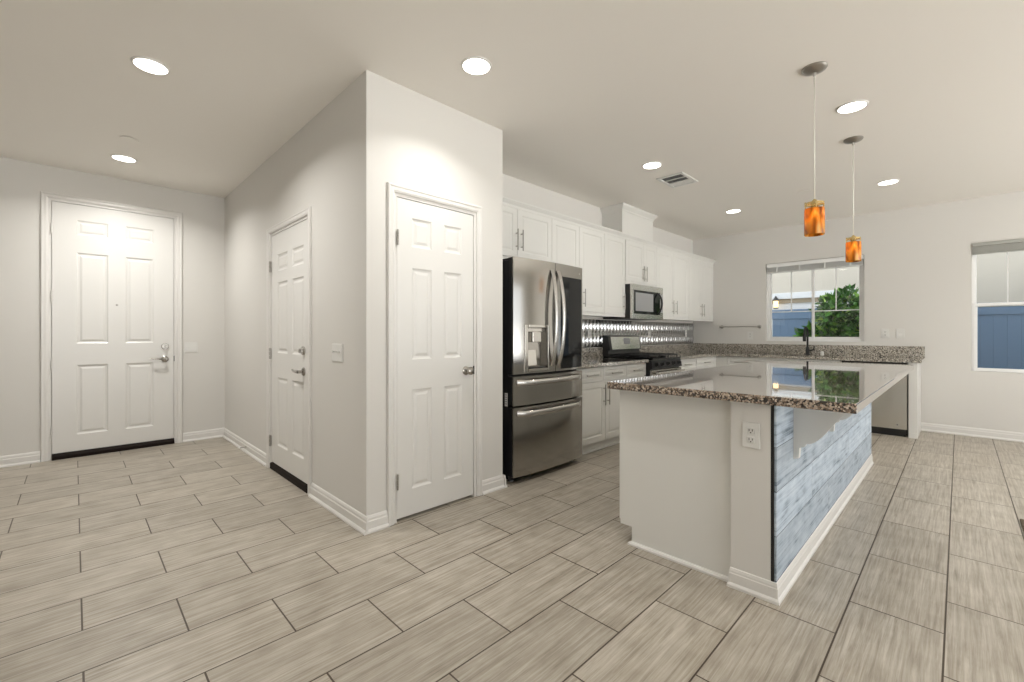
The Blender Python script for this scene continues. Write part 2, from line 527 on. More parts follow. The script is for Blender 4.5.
BASE = [(0, 0), (0.026, 0), (0.026, 0.010), (0.018, 0.020), (0.014, 0.022), (0.014, 0.066), (0.010, 0.072), (0.010, 0.084), (0.005, 0.096), (0, 0.100)]
bb = lambda n, a, b, nr, lab: profile_run(n, a, b, nr, BASE, M['trim'], lab, 'baseboard')
bb('baseboard_entry_left', (XL, YE), (-0.225, YE), (0, -1), 'white baseboard left of the front door')
bb('baseboard_entry_right', (0.845, YE), (1.24, YE), (0, -1), 'short white baseboard right of the front door')
bb('baseboard_hall_far', (1.24, 5.974), (1.24, 4.365), (-1, 0), 'white baseboard along the hall wall beyond the side door')
bb('baseboard_hall_near', (1.24, 3.343), (1.24, 2.464), (-1, 0), 'white baseboard along the hall wall up to the pantry corner')
bb('baseboard_pantry_left', (1.24, 2.49), (1.378, 2.49), (0, -1), 'short white baseboard at the corner left of the pantry door')
bb('baseboard_pantry_right', (2.140, 2.49), (2.36, 2.49), (0, -1), 'short white baseboard between the pantry door and the refrigerator')
bb('baseboard_alcove', (2.36, 2.464), (2.36, 2.62), (1, 0), 'white baseboard turning into the refrigerator alcove')
bb('baseboard_right', (XF, 0.335), (XF, YB), (-1, 0), 'white baseboard under the tall right window')


# ------------------------------------------------------------------ doors
def casing(name, loc, rz, w, h, cw, label):
    """three-sided architrave round an opening of width w, height h (local frame of the door)"""
    mb = MB()
    prof = [(0, 0.010), (0.012, 0.016), (0.030, 0.016), (0.036, 0.020), (cw - 0.006, 0.020), (cw, 0.012)]
    path = lambda o: [(-o, 0), (-o, h + o), (w + o, h + o), (w + o, 0)]
    rows = []
    for o, t in [(0, 0)] + prof + [(cw, 0)]:
        rows.append([mb.bm.verts.new((x, -t, z)) for x, z in path(o)])
    for a, b in zip(rows, rows[1:]):
        for i in range(3): mb.bm.faces.new((a[i], a[i + 1], b[i + 1], b[i]))
    o = mb.build(name, M['trim'], smooth=False)
    o.location = loc; o.rotation_euler = (0, 0, rz)
    return tag(o, label, 'door trim', kind='structure')


RING = [(0.010, 0.007), (0.022, 0.009), (0.040, 0.003)]


def hinge(mb, x, z, y=-0.003, leaf=0.004):
    mb.box(x - leaf, x + 0.003, y - 0.004, y + 0.004, z - 0.048, z + 0.048)
    for k in range(3):
        mb.cyl((x - 0.003, y - 0.008, z - 0.048 + 0.033 * k), (x - 0.003, y - 0.008, z - 0.018 + 0.033 * k), 0.0065, n=10)


def six_panel(w, z0, z1, cols, rows):
    return [(c0, c1, r0, r1) for c0, c1 in cols for r0, r1 in rows]


def make_door(name, loc, rz, w, z0, z1, cols, rows, label, hinges, hm='nickel'):
    d = thing(name, label, 'door', loc, rz, kind='structure')
    MB().slab(0, w, z0, z1, 0.004, 0.044, six_panel(w, z0, z1, cols, rows), RING).build('door_panel', M['door'], d, smooth=False)
    # stop strip of the jamb, seen as the thin gap round the leaf
    j = MB()
    j.box(-0.025, -0.004, 0.0, 0.10, 0, z1 + 0.025).box(w + 0.004, w + 0.025, 0.0, 0.10, 0, z1 + 0.025).box(-0.004, w + 0.004, 0.0, 0.10, z1 + 0.004, z1 + 0.025)
    j.box(-0.004, w + 0.004, 0.046, 0.056, 0.0, z1 + 0.004)
    j.build('door_jamb', M['trim'], d, smooth=False)
    for z in hinges:
        mb = MB(); hinge(mb, 0, z, leaf=0.016 if name == 'door_2' else 0.004); mb.build('hinge', M[hm], d)
    return d


def lever(d, x, z, dirx):
    mb = MB()
    mb.lathe([(0.033, 0.0), (0.033, 0.006), (0.026, 0.012), (0.012, 0.016), (0.012, 0.045)], (x, 0.004, z), (0, -1, 0))
    mb.tube([(x, -0.040, z), (x + dirx * 0.030, -0.046, z + 0.002), (x + dirx * 0.075, -0.046, z + 0.004), (x + dirx * 0.125, -0.040, z + 0.010)], [0.013, 0.011, 0.009, 0.006], n=10)
    mb.build('lever_handle', M['lever'], d)


def deadbolt(d, x, z):
    mb = MB()
    mb.lathe([(0.033, 0.0), (0.033, 0.010), (0.028, 0.016), (0.010, 0.016)], (x, 0.004, z), (0, -1, 0))
    mb.box(x - 0.005, x + 0.005, -0.035, -0.010, z - 0.016, z + 0.016, 0.003)
    mb.build('deadbolt', M['lever'], d)


fd = make_door('door_1', (-0.149, 6.0, 0), 0, 0.917, 0.058, 2.438,
               [(0.165, 0.392), (0.522, 0.746)], [(0.215, 0.888), (1.095, 1.975), (2.147, 2.290)],
               'tall white six-panel front door with deadbolt and peephole', (2.18, 1.54, 0.89, 0.255), hm='trim')
lever(fd, 0.842, 0.919, -1); deadbolt(fd, 0.842, 1.057)
MB().lathe([(0.010, 0), (0.010, 0.005), (0.006, 0.007)], (0.457, 0.004, 1.481), (0, -1, 0), n=16).build('peephole', M['nickel'], fd)
MB().box(0.9165, 0.9225, -0.004, 0.004, 0.892, 0.950).build('strike_plate', M['black'], fd)
casing('trim_1', (-0.174, 6.0, 0), 0, 0.967, 2.463, 0.050, 'white casing around the tall front door')
MB_thr = MB().prism([(-0.004, 0.0), (-0.022, 0.0), (-0.022, 0.030), (-0.004, 0.056), (0.05, 0.056), (0.05, 0.0)], -0.15, 0.772, 'yz')
o = MB_thr.build('trim_2', M['dark'], smooth=False); o.location = (0, 6.0, 0)
tag(o, 'dark brown threshold under the tall front door', 'threshold', kind='structure')

gd = make_door('door_2', (1.24, 4.288, 0), RX, 0.868, 0.060, 2.050,
               [(0.160, 0.408), (0.520, 0.770)], [(0.230, 0.815), (1.025, 1.630), (1.727, 1.870)],
               'white six-panel side door in the hall wall with lever and deadbolt', (1.78, 1.015, 0.245))
lever(gd, 0.775, 0.900, -1); deadbolt(gd, 0.775, 1.060)
casing('trim_3', (1.24, 4.313, 0), RX, 0.918, 2.075, 0.050, 'white casing around the side door in the hall')
o = MB().prism([(-0.010, 0.0), (-0.010, 0.050), (0.05, 0.057), (0.05, 0.0)], -0.868, 0.0, 'yz').build('trim_4', M['dark'], smooth=False)
# turn the prism (made in y,z along x) onto the hall wall
o.rotation_euler = (0, 0, RX); o.location = (1.24, 3.42, 0)
tag(o, 'dark brown threshold under the side door in the hall', 'threshold', kind='structure')

pd = make_door('door_3', (1.447, 2.49, 0), 0, 0.620, 0.018, 2.050,
               [(0.108, 0.262), (0.362, 0.514)], [(0.186, 0.828), (1.022, 1.615), (1.750, 1.938)],
               'white six-panel pantry door with a round knob', (1.795, 0.255))
kb = MB()
kb.lathe([(0.032, 0.0), (0.032, 0.005), (0.020, 0.010), (0.011, 0.014), (0.011, 0.034), (0.022, 0.040), (0.029, 0.050), (0.029, 0.058), (0.022, 0.066), (0.008, 0.070)], (0.553, 0.004, 0.925), (0, -1, 0))
kb.build('door_knob', M['lever'], pd)
MB().box(0.6195, 0.6265, -0.004, 0.004, 0.895, 0.955).build('strike_plate', M['black'], pd)
casing('trim_5', (1.422, 2.49, 0), 0, 0.670, 2.075, 0.050, 'white casing around the pantry door')


# ------------------------------------------------------------------ windows
def frame_rect(mb, x0, x1, z0, z1, t, y0, y1, bev=0.003):
    mb.box(x0, x0 + t, y0, y1, z0, z1, bev); mb.box(x1 - t, x1, y0, y1, z0, z1, bev)
    mb.box(x0 + t, x1 - t, y0, y1, z0, z0 + t, bev); mb.box(x0 + t, x1 - t, y0, y1, z1 - t, z1, bev)


w1 = thing('window_1', 'white sliding kitchen window above the sink', 'window', (XF, W1[1], 0), RX, kind='structure')
ww = W1[1] - W1[0]
z0, z1 = W1[2], W1[3]
mb = MB(); frame_rect(mb, 0, ww, z0, z1, 0.034, 0.035, 0.105)
mb.build('window_frame', M['vinyl'], w1)
mid = ww / 2
for k, (a, b, dy) in enumerate(((0.034, mid + 0.02, 0.045), (mid - 0.02, ww - 0.034, 0.072))):
    mb = MB(); frame_rect(mb, a, b, z0 + 0.034, z1 - 0.034, 0.030, dy, dy + 0.024)
    sh = mb.build('sash', M['vinyl'], w1)
    MB().box(a + 0.03, b - 0.03, dy + 0.010, dy + 0.014, z0 + 0.064, z1 - 0.064).build('pane', M['glass'], sh)
    mb = MB()
    c = (a + b) / 2
    mb.box(c - 0.006, c + 0.006, dy + 0.006, dy + 0.018, 1.520, z1 - 0.064).box(a + 0.03, b - 0.03, dy + 0.006, dy + 0.018, 1.508, 1.520)
    mb.build('glazing_bar', M['vinyl'], sh)
w2 = thing('window_2', 'tall white sash window at the right edge', 'window', (XF, W2[1], 0), RX, kind='structure')
ww2 = W2[1] - W2[0]
z0, z1 = W2[2], W2[3]
mb = MB(); frame_rect(mb, 0, ww2, z0, z1, 0.022, 0.030, 0.105)
mb.build('window_frame', M['vinyl'], w2)
mb = MB(); frame_rect(mb, 0.012, ww2 - 0.012, z0 + 0.004, 1.545, 0.036, 0.024, 0.060)
sh = mb.build('sash', M['vinyl'], w2)
MB().box(0.05, ww2 - 0.05, 0.040, 0.044, z0 + 0.05, 1.51).build('pane', M['glass'], sh)
mb = MB(); frame_rect(mb, 0.020, ww2 - 0.020, 1.500, z1 - 0.02, 0.022, 0.066, 0.095)
sh = mb.build('sash', M['vinyl'], w2)
MB().box(0.04, ww2 - 0.04, 0.078, 0.082, 1.52, z1 - 0.04).build('pane', M['glass'], sh)
mb = MB()
for f in (0.285, 0.590): mb.box(f - 0.006, f + 0.006, 0.072, 0.088, 1.52, z1 - 0.04)
mb.build('glazing_bar', M['vinyl'], sh)

bl = thing('window_blind', 'white slatted blind drawn up at the top of the kitchen window', 'blind', (XF, W1[1] - 0.01, 0), RX)
bw = ww - 0.02
MB().box(0, bw, -0.012, 0.034, 2.178, 2.232, 0.004).build('headrail', M['vinyl'], bl)
mb = MB()
for k in range(9): mb.box(0.006, bw - 0.006, -0.010, 0.032, 2.110 + 0.0075 * k, 2.1135 + 0.0075 * k)
mb.build('slats', M['blind'], bl)
MB().box(0.004, bw - 0.004, -0.010, 0.032, 2.094, 2.108, 0.003).build('bottom_rail', M['blind'], bl)
for f in (0.12, 0.37, 0.63, 0.88): MB().box(bw * f - 0.008, bw * f + 0.008, -0.0125, -0.0105, 2.094, 2.180).build('ladder_tape', M['blind'], bl)
bl2 = thing('window_blind', 'grey blind rolled up at the top of the tall right window', 'blind', (XF, W2[1] - 0.004, 0), RX)
bw = ww2 - 0.008
MB().box(0, bw, -0.018, 0.026, 2.198, 2.236, 0.004).build('headrail', M['blind_grey'], bl2)
mb = MB()
for k in range(7): mb.box(0.003, bw - 0.003, -0.012, 0.022, 2.122 + 0.0105 * k, 2.130 + 0.0105 * k)
mb.build('slats', M['blind_grey'], bl2)
MB().box(0.003, bw - 0.003, -0.012, 0.022, 2.108, 2.120, 0.003).build('bottom_rail', M['blind_grey'], bl2)

# ------------------------------------------------------------------ kitchen cabinets
DOORRING = [(0.004, 0.004), (0.012, 0.006), (0.030, 0.002)]


def pull(parent, x, z, length, vertical=True, y=0.0):
    mb = MB()
    h = length / 2
    if vertical:
        mb.cyl((x, y - 0.030, z - h), (x, y - 0.030, z + h), 0.0058, n=10)
        for s in (-1, 1): mb.cyl((x, y, z + s * h * 0.62), (x, y - 0.030, z + s * h * 0.62), 0.0045, n=8)
    else:
        mb.cyl((x - h, y - 0.030, z), (x + h, y - 0.030, z), 0.0058, n=10)
        for s in (-1, 1): mb.cyl((x + s * h * 0.62, y, z), (x + s * h * 0.62, y - 0.030, z), 0.0045, n=8)
    return mb.build('handle', M['nickel'], parent)


def front(parent, name, x0, x1, z0, z1, rail=0.055):
    """a panelled door or drawer front at y 0..0.02"""
    return MB().slab(x0, x1, z0, z1, 0, 0.02, [(x0 + rail, x1 - rail, z0 + rail, z1 - rail)], DOORRING).build(name, M['cab'], parent, smooth=False)


def upper_cabinet(x0, x1, z0, z1, seam, handles, label, y=2.824):
    t = thing('upper_cabinet', label, 'cabinet', (x0, y, 0), 0, group='white upper cabinets on the kitchen wall')
    w = x1 - x0
    mb = MB().box(0, w, 0.021, YK - y - 0.001, z0, z1)
    mb.build('body', M['cab_in'], t, smooth=False)
    g = 0.0025
    ztop = z1 - 0.012
    zb = z0 + 0.030
    MB().box(0, w, 0.002, 0.0205, z0 - 0.012, z0 + 0.026, 0.003).build('light_rail', M['cab'], t)
    edges = [0] + [s - x0 for s in seam] + [w]
    for k in range(len(edges) - 1):
        d = front(t, 'door', edges[k] + g, edges[k + 1] - g, zb, ztop)
        if handles[k] is not None:
            hx, hz = handles[k]
            pull(d, hx - x0, hz, 0.19)
    return t


UZ0, UZ1 = 1.400, 2.340
upper_cabinet(2.365, 3.346, 1.850, UZ1, [2.882 - 0.018], [(2.842, 2.040), (2.908, 2.040)], 'white two-door upper cabinet over the steel refrigerator')
upper_cabinet(3.348, 4.262, UZ0, UZ1, [3.795], [(3.745, 1.572), (3.862, 1.572)], 'white two-door upper cabinet right of the refrigerator top')
upper_cabinet(4.264, 4.706, UZ0, UZ1, [], [(4.655, 1.572)], 'narrow white single-door upper cabinet left of the microwave')
upper_cabinet(4.716, 5.492, 1.802, UZ1, [5.150], [(5.118, 1.945), (5.186, 1.945)], 'short white two-door upper cabinet above the microwave')
upper_cabinet(5.494, 6.476, UZ0, UZ1, [5.985], [(5.935, 1.560), (6.040, 1.560)], 'white two-door upper cabinet directly right of the microwave')
upper_cabinet(6.478, 7.416, UZ0, UZ1, [6.945], [(6.900, 1.555), (6.990, 1.555)], 'last white upper cabinet in the corner by the window wall')

CROWN = [(0, 2.322), (0.006, 2.322), (0.010, 2.345), (0.022, 2.356), (0.036, 2.372), (0.036, 2.384), (0.0, 2.384), (-0.30, 2.384), (-0.30, 2.342), (0, 2.342)]
cm = MB()
rings = [[cm.bm.verts.new((x, 2.8235 - o, z)) for o, z in CROWN] for x in (2.362, 7.418)]
for i in range(len(CROWN)):
    j = (i + 1) % len(CROWN)
    cm.bm.faces.new((rings[0][i], rings[0][j], rings[1][j], rings[1][i]))
cm.bm.faces.new(rings[0]); cm.bm.faces.new(list(reversed(rings[1])))
tag(cm.build('crown_moulding', M['cab'], smooth=False), 'white crown moulding running along the top of the upper cabinets', 'moulding')

ch = thing('vent_chase', 'white boxed vent chase rising from the cabinets to the ceiling', 'duct cover', (4.717, 2.872, 2.385))
MB().box(0, 0.765, 0, YK - 2.873, 0, ZC - 2.385 - 0.001).build('body', M['cab'], ch, smooth=False)
mb = MB()
cp = [(0.0, 0.300), (0.006, 0.300), (0.010, 0.318), (0.022, 0.332), (0.038, 0.352), (0.042, 0.362), (0.042, 0.378)]
loop = lambda o, z: [(-o, YK - 2.874, z), (-o, -o, z), (0.765 + o, -o, z), (0.765 + o, YK - 2.874, z)]
rows = [[mb.bm.verts.new(v) for v in loop(o, z)] for o, z in cp]
for a, b in zip(rows, rows[1:]):
    for i in range(3): mb.bm.faces.new((a[i], a[i + 1], b[i + 1], b[i]))
mb.build('chase_crown', M['cab'], ch, smooth=False)


def base_cabinet(loc, rz, w, depth, label, drawers, doors, dh=0.145, top=0.858, hollow=False):
    """drawers: list of (x0, x1, has_handle); doors: list of (x0, x1, handle_x or None)"""
    t = thing('base_cabinet', label, 'cabinet', loc, rz, group='white base cabinets')
    mb = MB().box(0, w, 0.075, depth, 0, 0.10)
    if hollow: mb.box(0, w, 0.021, 0.04, 0.10, top).box(0, 0.018, 0.04, depth, 0.10, top).box(w - 0.018, w, 0.04, depth, 0.10, top).box(0.018, w - 0.018, 0.04, depth, 0.10, 0.12)
    else: mb.box(0, w, 0.021, depth, 0.10, top)
    mb.build('body', M['cab_in'], t, smooth=False)
    MB().box(0, w, 0.058, 0.0745, 0.0, 0.098).box(0, w, 0.046, 0.058, 0.0, 0.018, 0.003).build('toe_kick', M['cab'], t, smooth=False)
    g = 0.003
    for x0, x1, hd in drawers:
        d = front(t, 'drawer', x0 + g, x1 - g, top - dh, top - 0.008, 0.030)
        if hd: pull(d, (x0 + x1) / 2, top - dh / 2 - 0.004, 0.19, False)
    zt = top - dh - 0.008 if drawers else top - 0.008
    for x0, x1, hx in doors:
        d = front(t, 'door', x0 + g, x1 - g, 0.108, zt)
        if hx is not None: pull(d, hx, zt - 0.135, 0.21)
    return t


YF = 2.55
dep = YK - YF - 0.001
base_cabinet((3.390, YF, 0), 0, 0.878, dep, 'white base cabinet beside the refrigerator with two drawers over two doors',
             [(0, 0.438, 1), (0.438, 0.878, 1)], [(0, 0.475, 0.440), (0.475, 0.878, 0.512)])
base_cabinet((4.270, YF, 0), 0, 0.432, dep, 'narrow white base cabinet with one drawer just left of the range', [(0, 0.432, 1)], [(0, 0.432, 0.05)])
base_cabinet((5.480, YF, 0), 0, 0.620, dep, 'white drawer base cabinet just right of the range', [(0, 0.620, 1)], [(0, 0.310, 0.27), (0.310, 0.620, 0.35)])
base_cabinet((6.102, YF, 0), 0, 0.640, dep, 'white drawer base cabinet in the corner left of the sink run', [(0, 0.640, 1)], [(0, 0.640, 0.05)])
XB = 6.79
depx = XF - XB - 0.001
cf = thing('base_cabinet', 'blank white corner filler where the two counter runs meet', 'cabinet', (XB, YF - 0.002, 0), RX, group='white base cabinets')
MB().box(0, 0.155, 0.005, 0.04, 0.0, 0.858).box(-0.042, -0.0005, -0.0465, 0.004, 0.0, 0.858).build('filler_panel', M['cab'], cf, smooth=False)
base_cabinet((XB, 2.390, 0), RX, 0.412, depx, 'white base cabinet with one drawer left of the sink', [(0, 0.412, 1)], [(0, 0.412, 0.36)])
base_cabinet((XB, 1.976, 0), RX, 0.936, depx, 'white sink base cabinet under the kitchen window', [(0, 0.936, 0)], [(0, 0.468, 0.42), (0.468, 0.936, 0.516)], hollow=True)
ep = thing('end_panel', 'white cabinet end panel right of the dishwasher', 'panel', (XB - 0.005, 0.334, 0))
MB().box(0, XF - XB + 0.004, 0, 0.076, 0, 0.8595, 0.002).build('panel', M['cab'], ep)
MB().box(-0.006, 0.0, 0.0, 0.076, 0, 0.06, 0.002).build('base_block', M['cab'], ep)

# ------------------------------------------------------------------ worktops
CT0, CT1 = 0.860, 0.895
lc = thing('countertop', 'speckled granite countertop between the refrigerator and the range', 'countertop', (3.385, 2.515, CT0))
MB().box(0, 1.320, 0, YK - 2.516, 0, CT1 - CT0, 0.004).build('slab', M['granite'], lc)
MB().box(0, 1.320, YK - 2.516 - 0.020, YK - 2.5165, CT1 - CT0 + 0.0005, 0.160, 0.003).build('upstand', M['granite'], lc)
rc = thing('countertop', 'speckled granite countertop running round the corner under the kitchen window', 'countertop', (0, 0, 0))
mb = MB()
SX0, SX1, SY0, SY1 = 6.860, 7.200, 1.130, 1.850
XC = 6.760
mb.box(5.478, XC, 2.515, YK - 0.001, CT0, CT1)
mb.box(XC, XF - 0.001, SY1, YK - 0.001, CT0, CT1)
mb.box(XC, SX0, SY0, SY1, CT0, CT1).box(SX1, XF - 0.001, SY0, SY1, CT0, CT1)
mb.box(XC, XF - 0.001, 0.297, SY0, CT0, CT1)
mb.build('slab', M['granite'], rc, smooth=False)
MB().box(5.478, XF - 0.022, YK - 0.021, YK - 0.001, CT1 + 0.0005, 1.020, 0.003).build('upstand', M['granite'], rc)
MB().box(XF - 0.021, XF - 0.001, 0.297, YK - 0.0095, CT1 + 0.0005, 1.035, 0.003).build('upstand', M['granite'], rc)
sk = thing('kitchen_sink', 'undermount steel sink in the granite below the kitchen window', 'sink', (SX0, SY0, 0))
mb = MB()
sx, sy = SX1 - SX0, SY1 - SY0
mb.box(-0.006, 0, -0.006, sy + 0.006, 0.68, CT0 - 0.001).box(sx, sx + 0.006, -0.006, sy + 0.006, 0.68, CT0 - 0.001)
mb.box(0, sx, -0.006, 0, 0.68, CT0 - 0.001).box(0, sx, sy, sy + 0.006, 0.68, CT0 - 0.001).box(-0.006, sx + 0.006, -0.006, sy + 0.006, 0.674, 0.68)
mb.build('basin', M['steel'], sk, smooth=False)
MB().lathe([(0.045, 0), (0.045, 0.004), (0.03, 0.005)], (sx / 2, sy / 2, 0.6805)).build('drain', M['chrome'], sk)

fc = thing('faucet', 'black gooseneck kitchen faucet in front of the window', 'faucet', (7.27, 1.490, CT1 + 0.0005))
MB().lathe([(0.027, 0), (0.027, 0.010), (0.022, 0.016), (0.020, 0.10), (0.014, 0.115)], (0, 0, 0)).build('base', M['black_matt'], fc)
pts = [(0, 0, 0.10), (0, 0, 0.30)] + [(-0.085 + 0.085 * math.cos(a), 0, 0.30 + 0.085 * math.sin(a)) for a in [math.pi * k / 10 for k in range(1, 10)]] + [(-0.172, 0, 0.29)]
MB().tube(pts, 0.0125, n=12).build('spout', M['black_matt'], fc)
MB().lathe([(0.014, 0), (0.019, -0.02), (0.020, -0.10), (0.017, -0.11)], (-0.172, 0, 0.30)).build('spray_head', M['black_matt'], fc)
MB().cyl((0, -0.015, 0.065), (0, -0.060, 0.070), 0.011).tube([(0, -0.058, 0.070), (-0.004, -0.075, 0.090), (-0.008, -0.082, 0.125)], [0.008, 0.007, 0.005], n=8).build('lever_handle', M['black_matt'], fc)
ag = MB().lathe([(0.020, 0), (0.020, 0.040), (0.017, 0.052), (0.004, 0.055)], (7.30, 1.325, CT1 + 0.0005))
tag(ag.build('air_gap_cap', M['white_plastic']), 'small white air gap cap on the counter right of the black faucet', 'sink fitting')

# pressed metal backsplash
def tin_sheet(mb, x0, x1, z0, z1, P=0.1525, n=14):
    """relief of square pressed tiles: an upright double ring in each, a bead round the edge"""
    def height(x, z):
        a = ((x - 3.386) / P) % 1 - 0.5
        b = ((z - 1.022) / 0.1715) % 1 - 0.5
        edge = max(abs(a), abs(b))
        if edge > 0.47: return 0.0
        c = (a * 2) % 1 - 0.5                        # two upright ovals side by side
        r = math.hypot(c * 1.05, b * 0.98)
        return 0.0105 * (0.5 - 0.5 * math.cos(min(r, 0.5) * 2 * math.pi * 2)) + 0.003 * (1 - r)
    nx = max(2, round((x1 - x0) / (P / n))); nz = max(2, round((z1 - z0) / (0.1715 / n)))
    g = [[mb.bm.verts.new((x0 + (x1 - x0) * i / nx, YK - 0.004 - height(x0 + (x1 - x0) * i / nx, z0 + (z1 - z0) * j / nz), z0 + (z1 - z0) * j / nz)) for j in range(nz + 1)] for i in range(nx + 1)]
    for i in range(nx):
        for j in range(nz):
            mb.bm.faces.new((g[i][j], g[i + 1][j], g[i + 1][j + 1], g[i][j + 1]))
    for a, b in (((0, 0), (nx, 0)), ((nx, 0), (nx, nz)), ((nx, nz), (0, nz)), ((0, nz), (0, 0))):
        p, q = g[a[0]][a[1]].co.copy(), g[b[0]][b[1]].co.copy()
        mb.face([p, (p.x, YK - 0.0005, p.z), (q.x, YK - 0.0005, q.z), q])


bs = MB()
tin_sheet(bs, 3.386, XF - 0.001, 1.022, UZ0 - 0.036)
bs.box(4.706, 5.477, YK - 0.006, YK - 0.0005, 0.90, 1.0215)
tag(bs.build('backsplash', M['tin'], smooth='all'), 'pressed silver metal backsplash under the upper cabinets', 'backsplash')



# ------------------------------------------------------------------ switches and outlets
def plate(name, label, cat, loc, rz, w, h, group=None):
    t = thing(name, label, cat, loc, rz, group)
    mb = MB().box(-w / 2, w / 2, -0.006, -0.0005, -h / 2, h / 2, 0.0025)
    mb.build('cover_plate', M['white_plastic'], t)
    return t


def receptacle(t, dz, x=0.0):
    s = MB()
    r = MB().box(x - 0.017, x + 0.017, -0.0085, -0.0055, dz - 0.015, dz + 0.015, 0.003).build('socket', M['white_plastic'], t)
    s.box(x - 0.008, x - 0.0055, -0.0093, -0.0080, dz - 0.002, dz + 0.008).box(x + 0.0055, x + 0.008, -0.0093, -0.0080, dz - 0.002, dz + 0.008)
    s.cyl((x, -0.0080, dz - 0.008), (x, -0.0093, dz - 0.008), 0.0028, n=10)
    s.build('slot', M['dark'], r)


def rocker(t, x=0.0):
    MB().prism([(-0.0055, -0.032), (-0.012, -0.032), (-0.0075, 0.002), (-0.0095, 0.032), (-0.0055, 0.032)], x - 0.016, x + 0.016, 'yz').build('rocker', M['white_plastic'], t, smooth=False)


def toggle(t, x=0.0):
    MB().box(x - 0.005, x + 0.005, -0.020, -0.0055, 0.000, 0.012, 0.002).build('toggle', M['white_plastic'], t)


t = plate('light_switch', 'white three-gang switch plate on the hall wall near the corner', 'light switch', (1.24, 2.893, 1.063), RX, 0.165, 0.118)
for x in (-0.046, 0, 0.046): toggle(t, x)
t = plate('light_switch', 'white two-gang switch plate right of the front door', 'light switch', (0.922, 6.0, 1.040), 0, 0.122, 0.116)
for x in (-0.024, 0.024): rocker(t, x)
t = plate('wall_outlet', 'white outlet plate on the window wall, nearer to the kitchen window', 'outlet', (XF, 0.672, 1.194), RX, 0.080, 0.122)
receptacle(t, 0.020); receptacle(t, -0.020)
t = plate('light_switch', 'white switch plate on the window wall, farther right from the kitchen window', 'light switch', (XF, 0.524, 1.194), RX, 0.080, 0.122)
rocker(t)
t = plate('wall_outlet', 'white outlet plate on the wall under the towel bar', 'outlet', (XF, 2.270, 1.165), RX, 0.080, 0.122)
receptacle(t, 0.020); receptacle(t, -0.020)
for x, lab in ((4.43, 'white outlet on the metal backsplash left of the range'), (5.89, 'white outlet on the metal backsplash right of the range'), (7.11, 'white outlet on the metal backsplash in the far corner')):
    t = plate('wall_outlet', lab, 'outlet', (x, YK - 0.0125, 1.195), 0, 0.074, 0.118)
    receptacle(t, 0.020); receptacle(t, -0.020)

tb = thing('towel_bar', 'brushed metal towel bar on the wall left of the kitchen window', 'towel bar', (XF, 2.700, 1.300), RX)
MB().cyl((0.0, -0.062, 0), (0.572, -0.062, 0), 0.008, n=12).build('bar', M['nickel'], tb)
for x in (0.012, 0.560):
    MB().lathe([(0.027, 0.0005), (0.027, 0.008), (0.016, 0.014), (0.013, 0.055), (0.017, 0.060), (0.017, 0.076), (0.010, 0.080)], (x, 0, 0), (0, -1, 0), n=18).build('post', M['nickel'], tb)

# ------------------------------------------------------------------ refrigerator
fr = thing('refrigerator', 'stainless steel french door refrigerator with a black glass panel and ice dispenser', 'refrigerator', (2.447, 2.430, 0))
FW = 0.902
bulge = lambda x: 0.030 * (2 * (x / FW) - 1) ** 2 - (0.0)      # y of the curved front, deepest at the edges


def curved_front(x0, x1, z0, z1, y1=0.044, holes=(), n=14, rim=0.006):
    """a door with the gently bowed front; holes are rectangles cut through the front skin"""
    mb = MB()
    xs = sorted({*[x0 + (x1 - x0) * k / n for k in range(n + 1)], *[h[0] for h in holes], *[h[1] for h in holes]})
    zs = sorted({z0, z1, *[h[2] for h in holes], *[h[3] for h in holes]})
    for i in range(len(xs) - 1):
        a, b = xs[i], xs[i + 1]
        for j in range(len(zs) - 1):
            c, d = zs[j], zs[j + 1]
            if any(h[0] < (a + b) / 2 < h[1] and h[2] < (c + d) / 2 < h[3] for h in holes): continue
            mb.face([(a, bulge(a), c), (b, bulge(b), c), (b, bulge(b), d), (a, bulge(a), d)])
        mb.face([(a, bulge(a), z1), (b, bulge(b), z1), (b, y1, z1), (a, y1, z1)])
        mb.face([(a, y1, z0), (b, y1, z0), (b, bulge(b), z0), (a, bulge(a), z0)])
        mb.face([(b, y1, z0), (a, y1, z0), (a, y1, z1), (b, y1, z1)])
    for x in (x0, x1):
        mb.face([(x, bulge(x), z0), (x, y1, z0), (x, y1, z1), (x, bulge(x), z1)])
    for hx0, hx1, hz0, hz1 in holes:      # walls of the opening
        hs = [x for x in xs if hx0 - 1e-6 <= x <= hx1 + 1e-6]
        for a, b in zip(hs, hs[1:]):
            for z in (hz0, hz1): mb.face([(a, bulge(a), z), (b, bulge(b), z), (b, 0.072, z), (a, 0.072, z)])
        for x in (hx0, hx1): mb.face([(x, bulge(x), hz0), (x, 0.072, hz0), (x, 0.072, hz1), (x, bulge(x), hz1)])
    return mb


MB().box(0.004, FW - 0.004, 0.092, 0.700, 0.030, 1.775, 0.004).build('body', M['black'], fr)


def liner(parent, x0, x1, z0, z1):
    MB().box(x0 + 0.002, x1 - 0.002, 0.0445, 0.088, z0 + 0.003, z1 - 0.003).build('door_liner', M['black'], parent, smooth=False)


